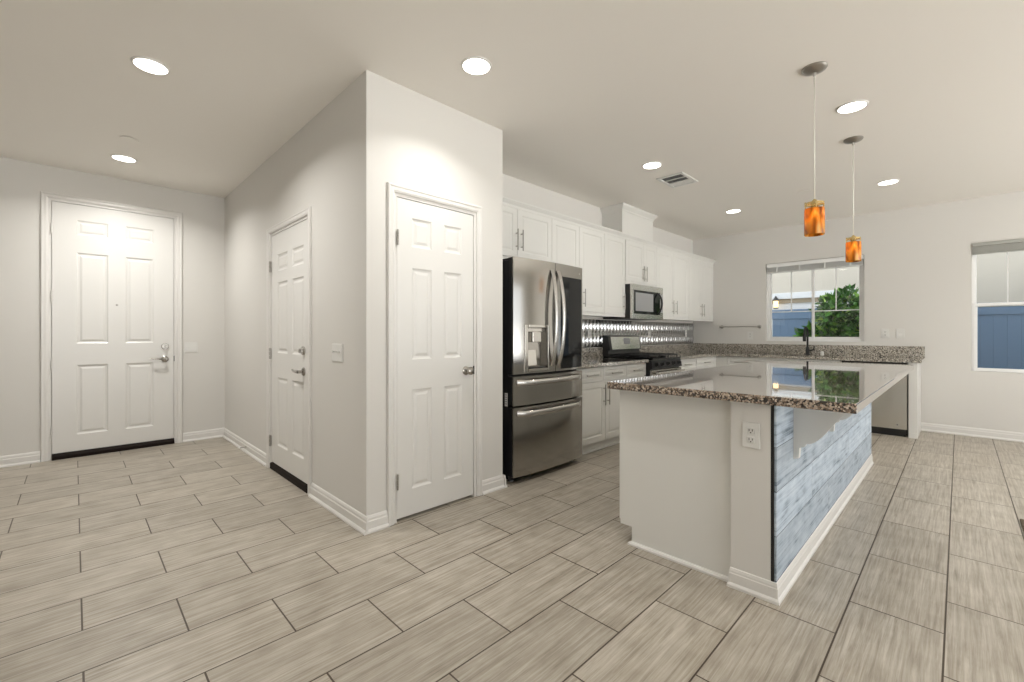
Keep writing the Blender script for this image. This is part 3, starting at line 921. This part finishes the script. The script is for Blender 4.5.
for x in (0.06, FW - 0.06):
    for y in (0.12, 0.62): MB().lathe([(0.022, 0), (0.022, 0.010), (0.012, 0.012), (0.012, 0.030)], (x, y, 0), n=14).build('foot', M['grey'], fr)
MB().box(0.02, FW - 0.02, 0.095, 0.11, 0.012, 0.060).build('kick_grille', M['black'], fr)
for x in (0.05, FW - 0.05): MB().box(x - 0.045, x + 0.045, 0.095, 0.22, 1.7765, 1.792, 0.004).build('hinge_cover', M['black'], fr)
SEAM = 0.479
ld = curved_front(0, SEAM - 0.003, 0.868, 1.796, holes=[(0.150, 0.378, 0.905, 1.240)]).build('left_door', M['steel'], fr, smooth='all')
liner(ld, 0, 0.140, 0.868, 1.796); liner(ld, 0.390, SEAM - 0.003, 0.868, 1.796); liner(ld, 0.140, 0.390, 1.25, 1.796)
# dispenser bay
mb = MB()
mb.box(0.150, 0.378, 0.0725, 0.080, 0.905, 1.240)
mb.build('dispenser_bay', M['black'], ld, smooth=False)
fm = MB()
for a, b, c, d in ((0.112, 0.150, 0.882, 1.262), (0.378, 0.394, 0.882, 1.262), (0.150, 0.378, 0.882, 0.905), (0.150, 0.378, 1.240, 1.262)):
    fm.box(a, b, bulge((a + b) / 2) - 0.006, bulge((a + b) / 2) + 0.010, c, d, 0.003)
fm.build('dispenser_frame', M['chrome'], ld)
MB().box(0.156, 0.372, 0.020, 0.070, 1.205, 1.236, 0.003).box(0.205, 0.310, 0.010, 0.060, 1.120, 1.206, 0.006).build('dispenser_spout', M['chrome'], ld)
MB().prism([(0.066, 0.93), (0.030, 0.93), (0.050, 1.11), (0.066, 1.11)], 0.165, 0.275, 'yz').build('dispenser_paddle', M['chrome'], ld, smooth=False)
MB().box(0.154, 0.374, 0.012, 0.070, 0.9055, 0.916, 0.002).build('drip_tray', M['black'], ld)
rd = curved_front(SEAM + 0.003, FW, 0.868, 1.796).build('right_door', M['steel'], fr, smooth='all')
liner(rd, SEAM + 0.003, FW, 0.868, 1.796)
mb = MB()
xs = [0.556 + (FW - 0.022 - 0.556) * k / 8 for k in range(9)]
for a, b in zip(xs, xs[1:]):
    mb.box(a, b, min(bulge(a), bulge(b)) - 0.003, bulge(a) + 0.012, 0.886, 1.688)
mb.bm.free(); mb = MB()
for z0_, z1_ in ((0.886, 1.688),):
    for a, b in zip(xs, xs[1:]):
        mb.face([(a, bulge(a) - 0.004, z0_), (b, bulge(b) - 0.004, z0_), (b, bulge(b) - 0.004, z1_), (a, bulge(a) - 0.004, z1_)])
        mb.face([(a, bulge(a) - 0.004, z1_), (b, bulge(b) - 0.004, z1_), (b, bulge(b) + 0.004, z1_), (a, bulge(a) + 0.004, z1_)])
        mb.face([(a, bulge(a) + 0.004, z0_), (b, bulge(b) + 0.004, z0_), (b, bulge(b) - 0.004, z0_), (a, bulge(a) - 0.004, z0_)])
    for x in (xs[0], xs[-1]): mb.face([(x, bulge(x) - 0.004, z0_), (x, bulge(x) + 0.004, z0_), (x, bulge(x) + 0.004, z1_), (x, bulge(x) - 0.004, z1_)])
tag(mb.build('glass_panel', M['black_gloss'], rd, smooth='all'), 'black glass panel')
MB().lathe([(0.010, 0), (0.010, 0.0015), (0.0075, 0.0020)], (0.850, bulge(0.850) + 0.0005, 1.735), (0, -1, 0), n=20).build('badge', M['chrome'], rd)
for i, (x, par) in enumerate(((SEAM - 0.046, ld), (SEAM + 0.036, rd))):
    pts = []
    for k in range(17):
        t_ = k / 16
        pts.append((x + (0.012 if i else -0.006) * math.sin(math.pi * t_), bulge(x) - 0.004 - 0.056 * math.sin(math.pi * t_) ** 0.7, 0.918 + (1.728 - 0.918) * t_))
    MB().tube(pts, 0.021, n=14, ru=0.011, up=(1, 0, 0)).build('handle', M['handle_steel'], par)


def drawer_front(z0, z1, hz):
    d = curved_front(0, FW, z0, z1).build('freezer_drawer', M['steel'], fr, smooth='all')
    liner(d, 0, FW, z0, z1)
    pts = [(0.040, bulge(0.04) + 0.002, hz)]
    for k in range(1, 16):
        x = 0.040 + (FW - 0.08) * k / 16
        pts.append((x, bulge(x) - 0.050 + (0.020 if k in (1, 15) else 0) * 1.0, hz))
    pts.append((FW - 0.040, bulge(0.04) + 0.002, hz))
    MB().tube(pts, 0.023, n=14, ru=0.011, up=(0, 0, 1)).build('handle', M['handle_steel'], d)


drawer_front(0.618, 0.850, 0.800)
drawer_front(0.055, 0.604, 0.555)
fs = MB().box(0.0022, 0.0038, 0.097, 0.128, 0.610, 0.715).build('energy_sticker', M['paper'], fr)
mb = MB()
for k in range(5): mb.box(0.0012, 0.0022, 0.101, 0.124, 0.625 + 0.018 * k, 0.633 + 0.018 * k)
mb.build('print', M['grey'], fs)

# ------------------------------------------------------------------ range
RW = 0.766
rg = thing('gas_range', 'black and stainless gas range between the base cabinets', 'range', (4.708, 2.480, 0))
MB().box(0, RW, 0.030, 0.660, 0.035, 0.885, 0.004).build('body', M['black'], rg)
MB().box(0.010, RW - 0.010, -0.005, 0.665, 0.8855, 0.905, 0.005).build('cooktop', M['black_gloss'], rg)
mb = MB().prism([(0.030, 0.775), (-0.010, 0.785), (0.012, 0.884), (0.030, 0.884)], 0.004, RW - 0.004, 'yz')
cpn = mb.build('control_panel', M['black'], rg, smooth=False)
for k in range(5):
    x = 0.095 + (RW - 0.19) * k / 4
    MB().lathe([(0.026, 0), (0.026, 0.010), (0.020, 0.014), (0.018, 0.038), (0.012, 0.041)], (x, 0.0005, 0.830), (0, -1, 0.22), n=18).build('knob', M['black'], cpn)
od = MB().box(0.006, RW - 0.006, -0.004, 0.029, 0.205, 0.768, 0.004).build('oven_door', M['steel'], rg)
MB().box(0.09, RW - 0.09, -0.007, -0.0045, 0.30, 0.64, 0.001).build('oven_window', M['black_gloss'], od)
MB().cyl((0.03, -0.050, 0.735), (RW - 0.03, -0.050, 0.735), 0.014, n=14).box(0.055, 0.080, -0.050, -0.003, 0.722, 0.748, 0.004).box(RW - 0.080, RW - 0.055, -0.050, -0.003, 0.722, 0.748, 0.004).build('oven_handle', M['chrome'], od)
MB().box(0.006, RW - 0.006, -0.004, 0.029, 0.040, 0.198, 0.004).build('storage_drawer', M['steel'], rg)
for cx in (0.135, 0.383, 0.631):
    g = MB()
    x0, x1 = cx - 0.118, cx + 0.118
    for y in (0.045, 0.325, 0.60): g.box(x0, x1, y - 0.007, y + 0.007, 0.922, 0.938, 0.002)
    for x in (x0, cx, x1): g.box(x - 0.006, x + 0.006, 0.045, 0.60, 0.924, 0.938, 0.002)
    for y in (0.185, 0.465): g.box(x0, x1, y - 0.005, y + 0.005, 0.926, 0.938, 0.002)
    for x in (x0, x1):
        for y in (0.05, 0.595): g.box(x - 0.006, x + 0.006, y - 0.006, y + 0.006, 0.9052, 0.925)
    g.build('grate', M['black_matt'], rg)
    for y in (0.185, 0.465):
        MB().lathe([(0.045, 0), (0.045, 0.010), (0.030, 0.014)], (cx, y, 0.9052), n=20).build('burner', M['black_matt'], rg)
bgd = MB().prism([(0.575, 0.906), (0.590, 0.985), (0.560, 0.985), (0.590, 1.160), (0.655, 1.172), (0.655, 0.906)], 0.0, RW, 'yz').build('backguard', M['black'], rg, smooth=False)
MB().prism([(0.5585, 0.992), (0.5855, 1.152), (0.5875, 1.152), (0.5605, 0.992)], 0.055, RW - 0.020, 'yz').build('display_panel', M['steel_light'], bgd, smooth=False)
MB().prism([(0.568, 1.060), (0.5808, 1.136), (0.5828, 1.136), (0.570, 1.060)], 0.350, 0.500, 'yz').build('clock_display', M['grey'], bgd, smooth=False)

# ------------------------------------------------------------------ microwave
MWW = 0.775
mw = thing('microwave', 'stainless over-the-range microwave under the short cabinet', 'microwave', (4.716, 2.735, 1.372))
MB().box(0, MWW, 0.032, YK - 2.750, 0, 0.416, 0.003).build('body', M['black'], mw)
md = MB()
for a, b, c, d in ((0.0, MWW, 0.345, 0.416), (0.0, MWW, 0.0, 0.060), (0.0, 0.040, 0.060, 0.345), (0.700, MWW, 0.060, 0.345)):
    md.box(a, b, 0, 0.030, c, d, 0.002)
mdo = md.build('door', M['steel_light'], mw)
MB().box(0.040, 0.700, 0.004, 0.030, 0.060, 0.345).build('door_glass', M['black_gloss'], mdo)
MB().box(0.085, 0.520, 0.0025, 0.004, 0.095, 0.318, 0.0006).build('door_screen', M['grey'], mdo)
pts = [(0.640, 0.0 - 0.055 * math.sin(math.pi * k / 14) ** 0.7, 0.070 + 0.265 * k / 14) for k in range(15)]
MB().tube(pts, 0.012, n=10).build('handle', M['black'], mdo)
MB().box(0.705, 0.768, -0.001, 0.0005, 0.09, 0.33).build('keypad', M['grey'], mdo)
mb = MB()
for k in range(9): mb.box(0.06 + 0.075 * k, 0.105 + 0.075 * k, 0.06, 0.30, -0.004, -0.0005)
mb.build('bottom_vent', M['black'], mw)

# ------------------------------------------------------------------ dishwasher
dw = thing('dishwasher', 'stainless dishwasher at the right end of the sink run', 'dishwasher', (XB - 0.012, 1.036, 0), RX)
DW = 0.620
MB().box(0.004, DW - 0.004, 0.030, 0.58, 0.02, 0.855).build('body', M['black'], dw, smooth=False)
mb = MB()
n = 12
f = lambda x: 0.010 * (2 * x / DW - 1) ** 2
xs = [0.006 + (DW - 0.012) * k / n for k in range(n + 1)]
for a, b in zip(xs, xs[1:]):
    mb.face([(a, f(a), 0.085), (b, f(b), 0.085), (b, f(b), 0.815), (a, f(a), 0.815)])
    mb.face([(a, f(a), 0.815), (b, f(b), 0.815), (b, 0.029, 0.815), (a, 0.029, 0.815)])
    mb.face([(a, 0.029, 0.085), (b, 0.029, 0.085), (b, f(b), 0.085), (a, f(a), 0.085)])
for x in (xs[0], xs[-1]): mb.face([(x, f(x), 0.085), (x, 0.029, 0.085), (x, 0.029, 0.815), (x, f(x), 0.815)])
dd = mb.build('door', M['steel_light'], dw, smooth='all')
MB().box(0.006, DW - 0.006, 0.004, 0.029, 0.8155, 0.857, 0.003).build('control_strip', M['black'], dw)
MB().box(0.02, DW - 0.02, 0.035, 0.05, 0.0, 0.080).build('toe_kick', M['black'], dw)
MB().cyl((0.05, -0.042, 0.775), (DW - 0.05, -0.042, 0.775), 0.012, n=12).box(0.07, 0.09, -0.042, 0.006, 0.765, 0.785).box(DW - 0.09, DW - 0.07, -0.042, 0.006, 0.765, 0.785).build('handle', M['chrome'], dd)
MB().lathe([(0.010, 0), (0.010, 0.002), (0.006, 0.003)], (DW - 0.09, f(DW - 0.09), 0.135), (0, -1, 0), n=16).build('badge', M['grey'], dd)

# ------------------------------------------------------------------ kitchen island
IX0, IX1 = 2.236, 5.205
il = thing('kitchen_island', 'long white kitchen island with granite top and blue weathered board cladding', 'island', (0, 0, 0))
PW0 = 2.200
MB().box(PW0, IX1, 0.5905, 0.757, 0, 0.874).build('knee_wall', M['wall'], il, smooth=False)
mb = MB().prism([(0.7575, 0.0), (0.7575, 0.8745), (1.372, 0.8745), (1.372, 0.100), (1.300, 0.100), (1.300, 0.0)], IX0, IX1, 'yz')
mb.build('cabinet_body', M['cab'], il, smooth=False)
# doors on the working side of the island
for k in range(5):
    x0 = IX0 + 0.02 + k * 0.585
    b = MB(); b.slab(0, 0.575, 0.115, 0.865, 0, 0.018, [(0.06, 0.515, 0.175, 0.805)], DOORRING)
    d = b.build('door', M['cab'], il, smooth=False)
    d.rotation_euler = (0, 0, math.pi); d.location = (x0 + 0.575, 1.372 + 0.019, 0)
MB().box(2.158, 5.250, 0.280, 1.412, 0.8755, 0.9155, 0.004).build('countertop', M['granite_island_shaded'], il)
MB().box(PW0 + 0.002, IX1, 0.5775, 0.590, 0.080, 0.874).build('backing', M['black'], il, smooth=False)
# boards with ragged ends
mb = MB()
for zb, zt in ((0.082, 0.2895), (0.2905, 0.4865), (0.4875, 0.6835), (0.6845, 0.874)):
    mb.box(PW0 + 0.003 + random.uniform(0.0, 0.009), IX1 - 0.002, 0.568, 0.577, zb, zt)
mb.build('board_cladding', M['plank'], il, smooth=False)
mb = MB()
rail = [(0, 0), (0.015, 0), (0.015, 0.012), (0.010, 0.020), (0.008, 0.022), (0.008, 0.064), (0.006, 0.068), (0.006, 0.076), (0.003, 0.088), (0, 0.090)]
# around the knee wall end and along the clad side, mitred at the corner
path = lambda o: [(IX0, 0.757 + o), (PW0 - o, 0.757 + o), (PW0 - o, 0.568 - o), (IX1, 0.568 - o)]
rows = [[mb.bm.verts.new((x, y, zz)) for x, y in path(o)] for o, zz in rail]
for a, b in zip(rows, rows[1:]):
    for i in range(3): mb.bm.faces.new((a[i], a[i + 1], b[i + 1], b[i]))
for i in (0, 3): mb.bm.faces.new([r[i] for r in rows])
mb.build('baseboard', M['trim'], il, smooth=False)
profile = [(0, 0), (0.016, 0), (0.016, 0.010), (0.010, 0.018), (0, 0.020)]
mb = MB()
rows = [[mb.bm.verts.new((IX0 - o, y, zz)) for y in (0.774, 1.300 + o)] for o, zz in profile]
for a, b in zip(rows, rows[1:]): mb.bm.faces.new((a[0], a[1], b[1], b[0]))
for i in (0, 1): mb.bm.faces.new([r[i] for r in rows])
mb.build('shoe_moulding', M['trim'], il, smooth=False)
# corbels under the overhang
cprof = [(0.5675, 0.874), (0.318, 0.874), (0.312, 0.850)]
for k in range(13):
    t_ = k / 12
    y = 0.320 + (0.515 - 0.320) * t_
    zz = 0.845 - 0.185 * (0.5 - 0.5 * math.cos(math.pi * t_)) ** 1.0
    cprof.append((y, zz))
cprof += [(0.522, 0.646), (0.543, 0.638), (0.546, 0.586), (0.5675, 0.580)]
for x in (2.486, 3.330):
    MB().prism(cprof, x, x + 0.034, 'yz').build('corbel', M['cab'], il, smooth=False)
po = plate('wall_outlet', 'white duplex outlet on the near end of the island', 'outlet', (PW0, 0.669, 0.725), RX, 0.074, 0.116)
receptacle(po, 0.0205); receptacle(po, -0.0205)


# ------------------------------------------------------------------ pendants
def pendant(x, y, label):
    t = thing('pendant_light', label, 'pendant light', (x, y, ZC), 0, 'amber glass pendants over the island')
    MB().lathe([(0.066, -0.0005), (0.066, -0.006), (0.058, -0.016), (0.030, -0.026), (0.010, -0.030), (0.008, -0.045), (0.004, -0.052)], (0, 0, 0)).build('canopy', M['nickel'], t)
    MB().cyl((0, 0, -0.050), (0, 0, -0.792), 0.0036, n=8).build('cord', M['cord'], t)
    mb = MB()
    mb.lathe([(0.005, -0.778), (0.012, -0.786), (0.016, -0.800), (0.019, -0.804), (0.019, -0.846), (0.014, -0.848)], (0, 0, 0), n=20)
    for k in range(4):
        a = 2 * math.pi * k / 4 + 0.4
        mb.cyl((0.016 * math.cos(a), 0.016 * math.sin(a), -0.806), (0.047 * math.cos(a), 0.047 * math.sin(a), -0.806), 0.0035, n=8)
        mb.cyl((0.0465 * math.cos(a), 0.0465 * math.sin(a), -0.794), (0.0465 * math.cos(a), 0.0465 * math.sin(a), -0.838), 0.004, n=8)
    mb.build('socket', M['brass'], t)
    mb = MB()
    pr = [(0.0440, -0.800), (0.0490, -0.800), (0.0490, -0.811), (0.0440, -0.811)]
    mb.lathe(pr + [pr[0]], (0, 0, 0), n=36, cap=False)
    mb.build('collar', M['brass'], t)
    mb = MB()
    pr = [(0.046, -0.834), (0.0500, -0.8345), (0.0515, -0.842), (0.0515, -0.986), (0.0495, -0.991), (0.046, -0.989), (0.046, -0.834)]
    mb.lathe(pr, (0, 0, 0), n=40, cap=False)
    mb.build('shade', M['amber'], t)
    MB().lathe([(0.010, -0.848), (0.014, -0.858), (0.022, -0.872), (0.023, -0.884), (0.018, -0.898), (0.005, -0.905)], (0, 0, 0), n=20).build('bulb', M['bulb'], t)
    return t


pendant(3.122, 0.605, 'nearer amber glass pendant light, hanging lower in the picture on a pale cord')
pendant(4.485, 0.604, 'farther amber glass pendant light, hanging in front of the kitchen window')

# ------------------------------------------------------------------ recessed lights, vent, ceiling caps
DL = [(0.320, 3.341, 'recessed ceiling light nearest in the hall, upper left of the picture'),
      (0.317, 5.269, 'recessed ceiling light near the front door'),
      (1.680, 1.996, 'recessed ceiling light in front of the pantry door'),
      (3.834, 0.524, 'recessed ceiling light between the two amber pendants'),
      (3.834, 2.018, 'recessed ceiling light beside the ceiling vent'),
      (6.008, 2.038, 'small far recessed ceiling light towards the cabinet corner'),
      (6.004, 0.521, 'recessed ceiling light right of the farther pendant, towards the window wall'),
      (3.834, -1.6, 'unseen recessed light added to fill the right part of the room, middle'),  # this and the next two are unseen lamps added to brighten the room
      (6.004, -1.6, 'unseen recessed light added to fill the right part of the room, by the tall window'),
      (1.680, -1.6, 'unseen recessed light added to fill the right part of the room, behind the viewer')]
first = None
LD = {}
for x, y, lab in DL:
    if first is None:
        t = thing('recessed_light', lab, 'ceiling light', (x, y, ZC), 0, 'recessed ceiling lights')
        mb = MB()
        pr = [(0.079, -0.0085), (0.083, -0.0095), (0.089, -0.006), (0.091, -0.0005), (0.077, -0.0005), (0.079, -0.0085)]
        mb.lathe(pr, (0, 0, 0), n=40, cap=False)
        mb.build('trim_ring', M['trim'], t)
        MB().lathe([(0.0785, -0.002), (0.0785, -0.0070), (0.065, -0.0085)], (0, 0, 0), n=40).build('lens', M['lens'], t)
        ld_ = bpy.data.lights.new('lamp', 'AREA')
        ld_.shape = 'DISK'; ld_.size = 0.14; ld_.energy = LAMP_W['hall']; ld_.color = LAMP_COL; ld_.spread = math.radians(146)
        lo = bpy.data.objects.new('lamp', ld_); COL.objects.link(lo)
        lo.parent = t; lo.location = (0, 0, -0.012)
        first = t; LD['hall'] = ld_
    else:
        t = copy_thing(first, (x, y, ZC), lab)
        zone = 'hall' if x < 1 else 'living_fill' if y < 0 else 'pantry' if x < 2 else 'kitchen'
        if zone not in LD:
            LD[zone] = ld_.copy(); LD[zone].energy = LAMP_W[zone]
            LD[zone].spread = math.radians(135)
            if zone == 'pantry': LD[zone].spread = math.radians(122)
        for c in t.children:
            if c.type == 'LIGHT': c.data = LD[zone]

vt = thing('ceiling_vent', 'white square ceiling air vent with dark louvre slots', 'air vent', (4.195, 1.890, ZC))
mb = MB(); 
for a, b, c, d in ((0, 0.375, 0, 0.032), (0, 0.375, 0.245, 0.277), (0, 0.032, 0.032, 0.245), (0.343, 0.375, 0.032, 0.245)):
    mb.box(a, b, c, d, -0.012, -0.0005, 0.003)
mb.build('frame', M['white_plastic'], vt)
MB().box(0.032, 0.343, 0.032, 0.245, -0.003, -0.0008).build('duct_opening', M['black'], vt, smooth=False)
for k, (xa, lift) in enumerate(((0.128, 0.004), (0.228, 0.004), (0.236, 0.0))):
    mb = MB()
    if k < 2: mb.box(xa, xa + 0.010, 0.033, 0.244, -0.012, -0.004)
    else: mb.prism([(xa + 0.006, -0.012), (0.342, -0.006), (0.342, -0.004), (xa + 0.006, -0.010)], 0.033, 0.244, 'xz')
    mb.build('louvre', M['white_plastic'], vt, smooth=False)


def cap(x, y, lab):
    tag(MB().lathe([(0.030, -0.0005), (0.030, -0.006), (0.060, -0.006), (0.060, -0.008), (0.054, -0.010)], (0, 0, 0), n=32).build('sprinkler_cap', M['ceiling']), lab, 'ceiling fitting').location = (x, y, ZC)


cap(0.315, 4.725, 'flat round white cap on the hall ceiling before the front door')
cap(5.723, 1.206, 'flat round white cap on the kitchen ceiling beyond the nearer pendant')

# ------------------------------------------------------------------ small things
ds = thing('door_stop', 'small metal spring door stop on the hall baseboard', 'door stop', (1.226, 5.030, 0.055))
MB().lathe([(0.010, 0), (0.010, 0.004), (0.005, 0.006), (0.005, 0.055)], (0, 0, 0), (-1, 0, 0), n=12).build('spring', M['nickel'], ds)
MB().lathe([(0.008, 0.055), (0.008, 0.068), (0.005, 0.071)], (0, 0, 0), (-1, 0, 0), n=12).build('tip', M['white_plastic'], ds)
tag(MB().box(2.85, 4.285, -1.25, -0.270, 0.0005, 0.012, 0.005).build('floor_mat', M['mat_brown']), 'dark brown floor mat whose corner shows at the right edge of the floor', 'mat')

# ------------------------------------------------------------------ outside
struct('ground', MB().box(XF + TW, 16, -14, 14, -0.30, -0.12), M['soil'], 'bare ground outside the windows', 'ground')
fn = thing('garden_fence', 'vinyl privacy fence outside the windows, blue grey shade in its colour', 'fence', (10.60, 0, -0.12))
for k in range(5):
    y0 = -6.85 + k * 2.45
    mb = MB()
    yy = y0 + 0.06
    while yy < y0 + 2.30:
        mb.box(0.020, 0.045, yy, yy + 0.1495, 0.05, 1.62, 0.003); yy += 0.150
    mb.build('fence_panel', M['fence'], fn)
    MB().box(0, 0.065, y0 + 0.05, y0 + 2.40, 1.62, 1.82, 0.006).build('fence_rail', M['fence'], fn)
    MB().box(-0.03, 0.095, y0 - 0.05, y0 + 0.05, 0, 1.88, 0.006).build('fence_post', M['fence'], fn)

nh = thing('neighbour_house', 'cream stucco neighbouring house with white trim behind the fence', 'house', (13.0, 0, -0.12))
MB().box(0, 0.3, -12, 13, 2.36, 6.5).box(0, 0.3, -12, 0.4, 0, 2.36).build('upper_wall', M['stucco'], nh, smooth=False)
MB().box(0.04, 0.3, 0.4, 13, 0, 2.10).build('lower_wall', M['white_ext'], nh, smooth=False)
MB().box(-0.05, 0.3, 0.4, 13, 2.205, 2.36, 0.01).build('belly_band', M['white_ext'], nh)
MB().box(0.0, 0.3, 0.4, 13, 2.10, 2.205).build('tan_strip', M['tan'], nh, smooth=False)
lt = thing('wall_lantern', 'small lit black lantern on the house wall, seen through the kitchen window', 'lantern', (12.9, 3.34, 1.84))
MB().lathe([(0.055, 0.20), (0.085, 0.205), (0.060, 0.25), (0.025, 0.30), (0.010, 0.33)], (0, 0, 0), n=6).lathe([(0.050, 0), (0.060, 0.015), (0.060, 0.030)], (0, 0, 0), n=6).build('cap', M['black_matt'], lt, smooth=False)
MB().lathe([(0.052, 0.031), (0.060, 0.199)], (0, 0, 0), n=6).build('glass', emit('lantern_glow', (1.0, 0.72, 0.38, 1), 3.0), lt, smooth=False)
MB().box(0.02, 0.138, -0.015, 0.015, 0.22, 0.25).box(0.115, 0.1385, -0.05, 0.05, 0.13, 0.33).build('bracket', M['black_matt'], lt)


def shrub(name, loc, rx, ry, h, n, leaf, label, seed, slope=0.0):
    rnd = random.Random(seed)
    t = thing(name, label, 'shrub', loc)
    mb = MB()
    for k in range(7):
        a = rnd.uniform(0, 6.28)
        q = Vector((rx * 0.55 * math.cos(a), ry * 0.55 * math.sin(a), h * rnd.uniform(0.35, 0.6)))
        mb.tube([(0.03 * math.cos(a), 0.03 * math.sin(a), 0), q * 0.5 + Vector((0, 0, h * 0.1)), q], [0.02, 0.013, 0.006], n=6)
    mb.build('stem', M['bark'], t)
    V, F = [], []
    clumps = []
    for k in range(64 if n > 5000 else 38):
        a = rnd.uniform(0, 6.28); u = rnd.random() ** 0.5
        zc = h * rnd.uniform(0.12, 0.84)
        rr = (1 - max(0, (zc / h - 0.55)) * 0.8)
        yc = u * math.sin(a)
        zc *= 1 - slope * max(0.0, yc - 0.35)
        clumps.append((Vector((rx * u * rr * math.cos(a), ry * yc * rr, zc)), rnd.uniform(0.16, 0.30)))
    for k in range(n):
        c, cr = rnd.choice(clumps)
        d = Vector((rnd.gauss(0, 1), rnd.gauss(0, 1), rnd.gauss(0.2, 1))).normalized()
        p = c + d * cr * h * 0.5 * rnd.uniform(0.55, 1.0)
        ax = (d + Vector((rnd.gauss(0, 0.5), rnd.gauss(0, 0.5), rnd.gauss(-0.2, 0.5)))).normalized()
        sd = ax.cross(Vector((rnd.gauss(0, 1), rnd.gauss(0, 1), rnd.gauss(0, 1)))).normalized()
        up = ax.cross(sd)
        l = leaf * rnd.uniform(0.7, 1.3); w = l * 0.26
        b = len(V)
        V += [p, p + ax * l * 0.45 + sd * w + up * w * 0.35, p + ax * l, p + ax * l * 0.45 - sd * w + up * w * 0.35, p + ax * l * 0.5]
        F += [(b, b + 1, b + 4), (b + 1, b + 2, b + 4), (b + 2, b + 3, b + 4), (b + 3, b, b + 4)]
    me = bpy.data.meshes.new('foliage'); me.from_pydata([tuple(v) for v in V], [], F); me.materials.append(M['leaf'])
    o = bpy.data.objects.new('foliage', me); COL.objects.link(o); o.parent = t
    return t


shrub('garden_shrub', (9.25, 1.22, -0.12), 0.50, 1.02, 2.16, 11000, 0.125, 'large leafy green shrub outside the kitchen window, behind the black faucet', 3, slope=0.85)
shrub('garden_shrub', (8.60, -0.62, -0.12), 0.25, 0.35, 0.86, 700, 0.10, 'low green shrub whose tips show at the foot of the tall right window', 9)

bpy.context.view_layer.update()
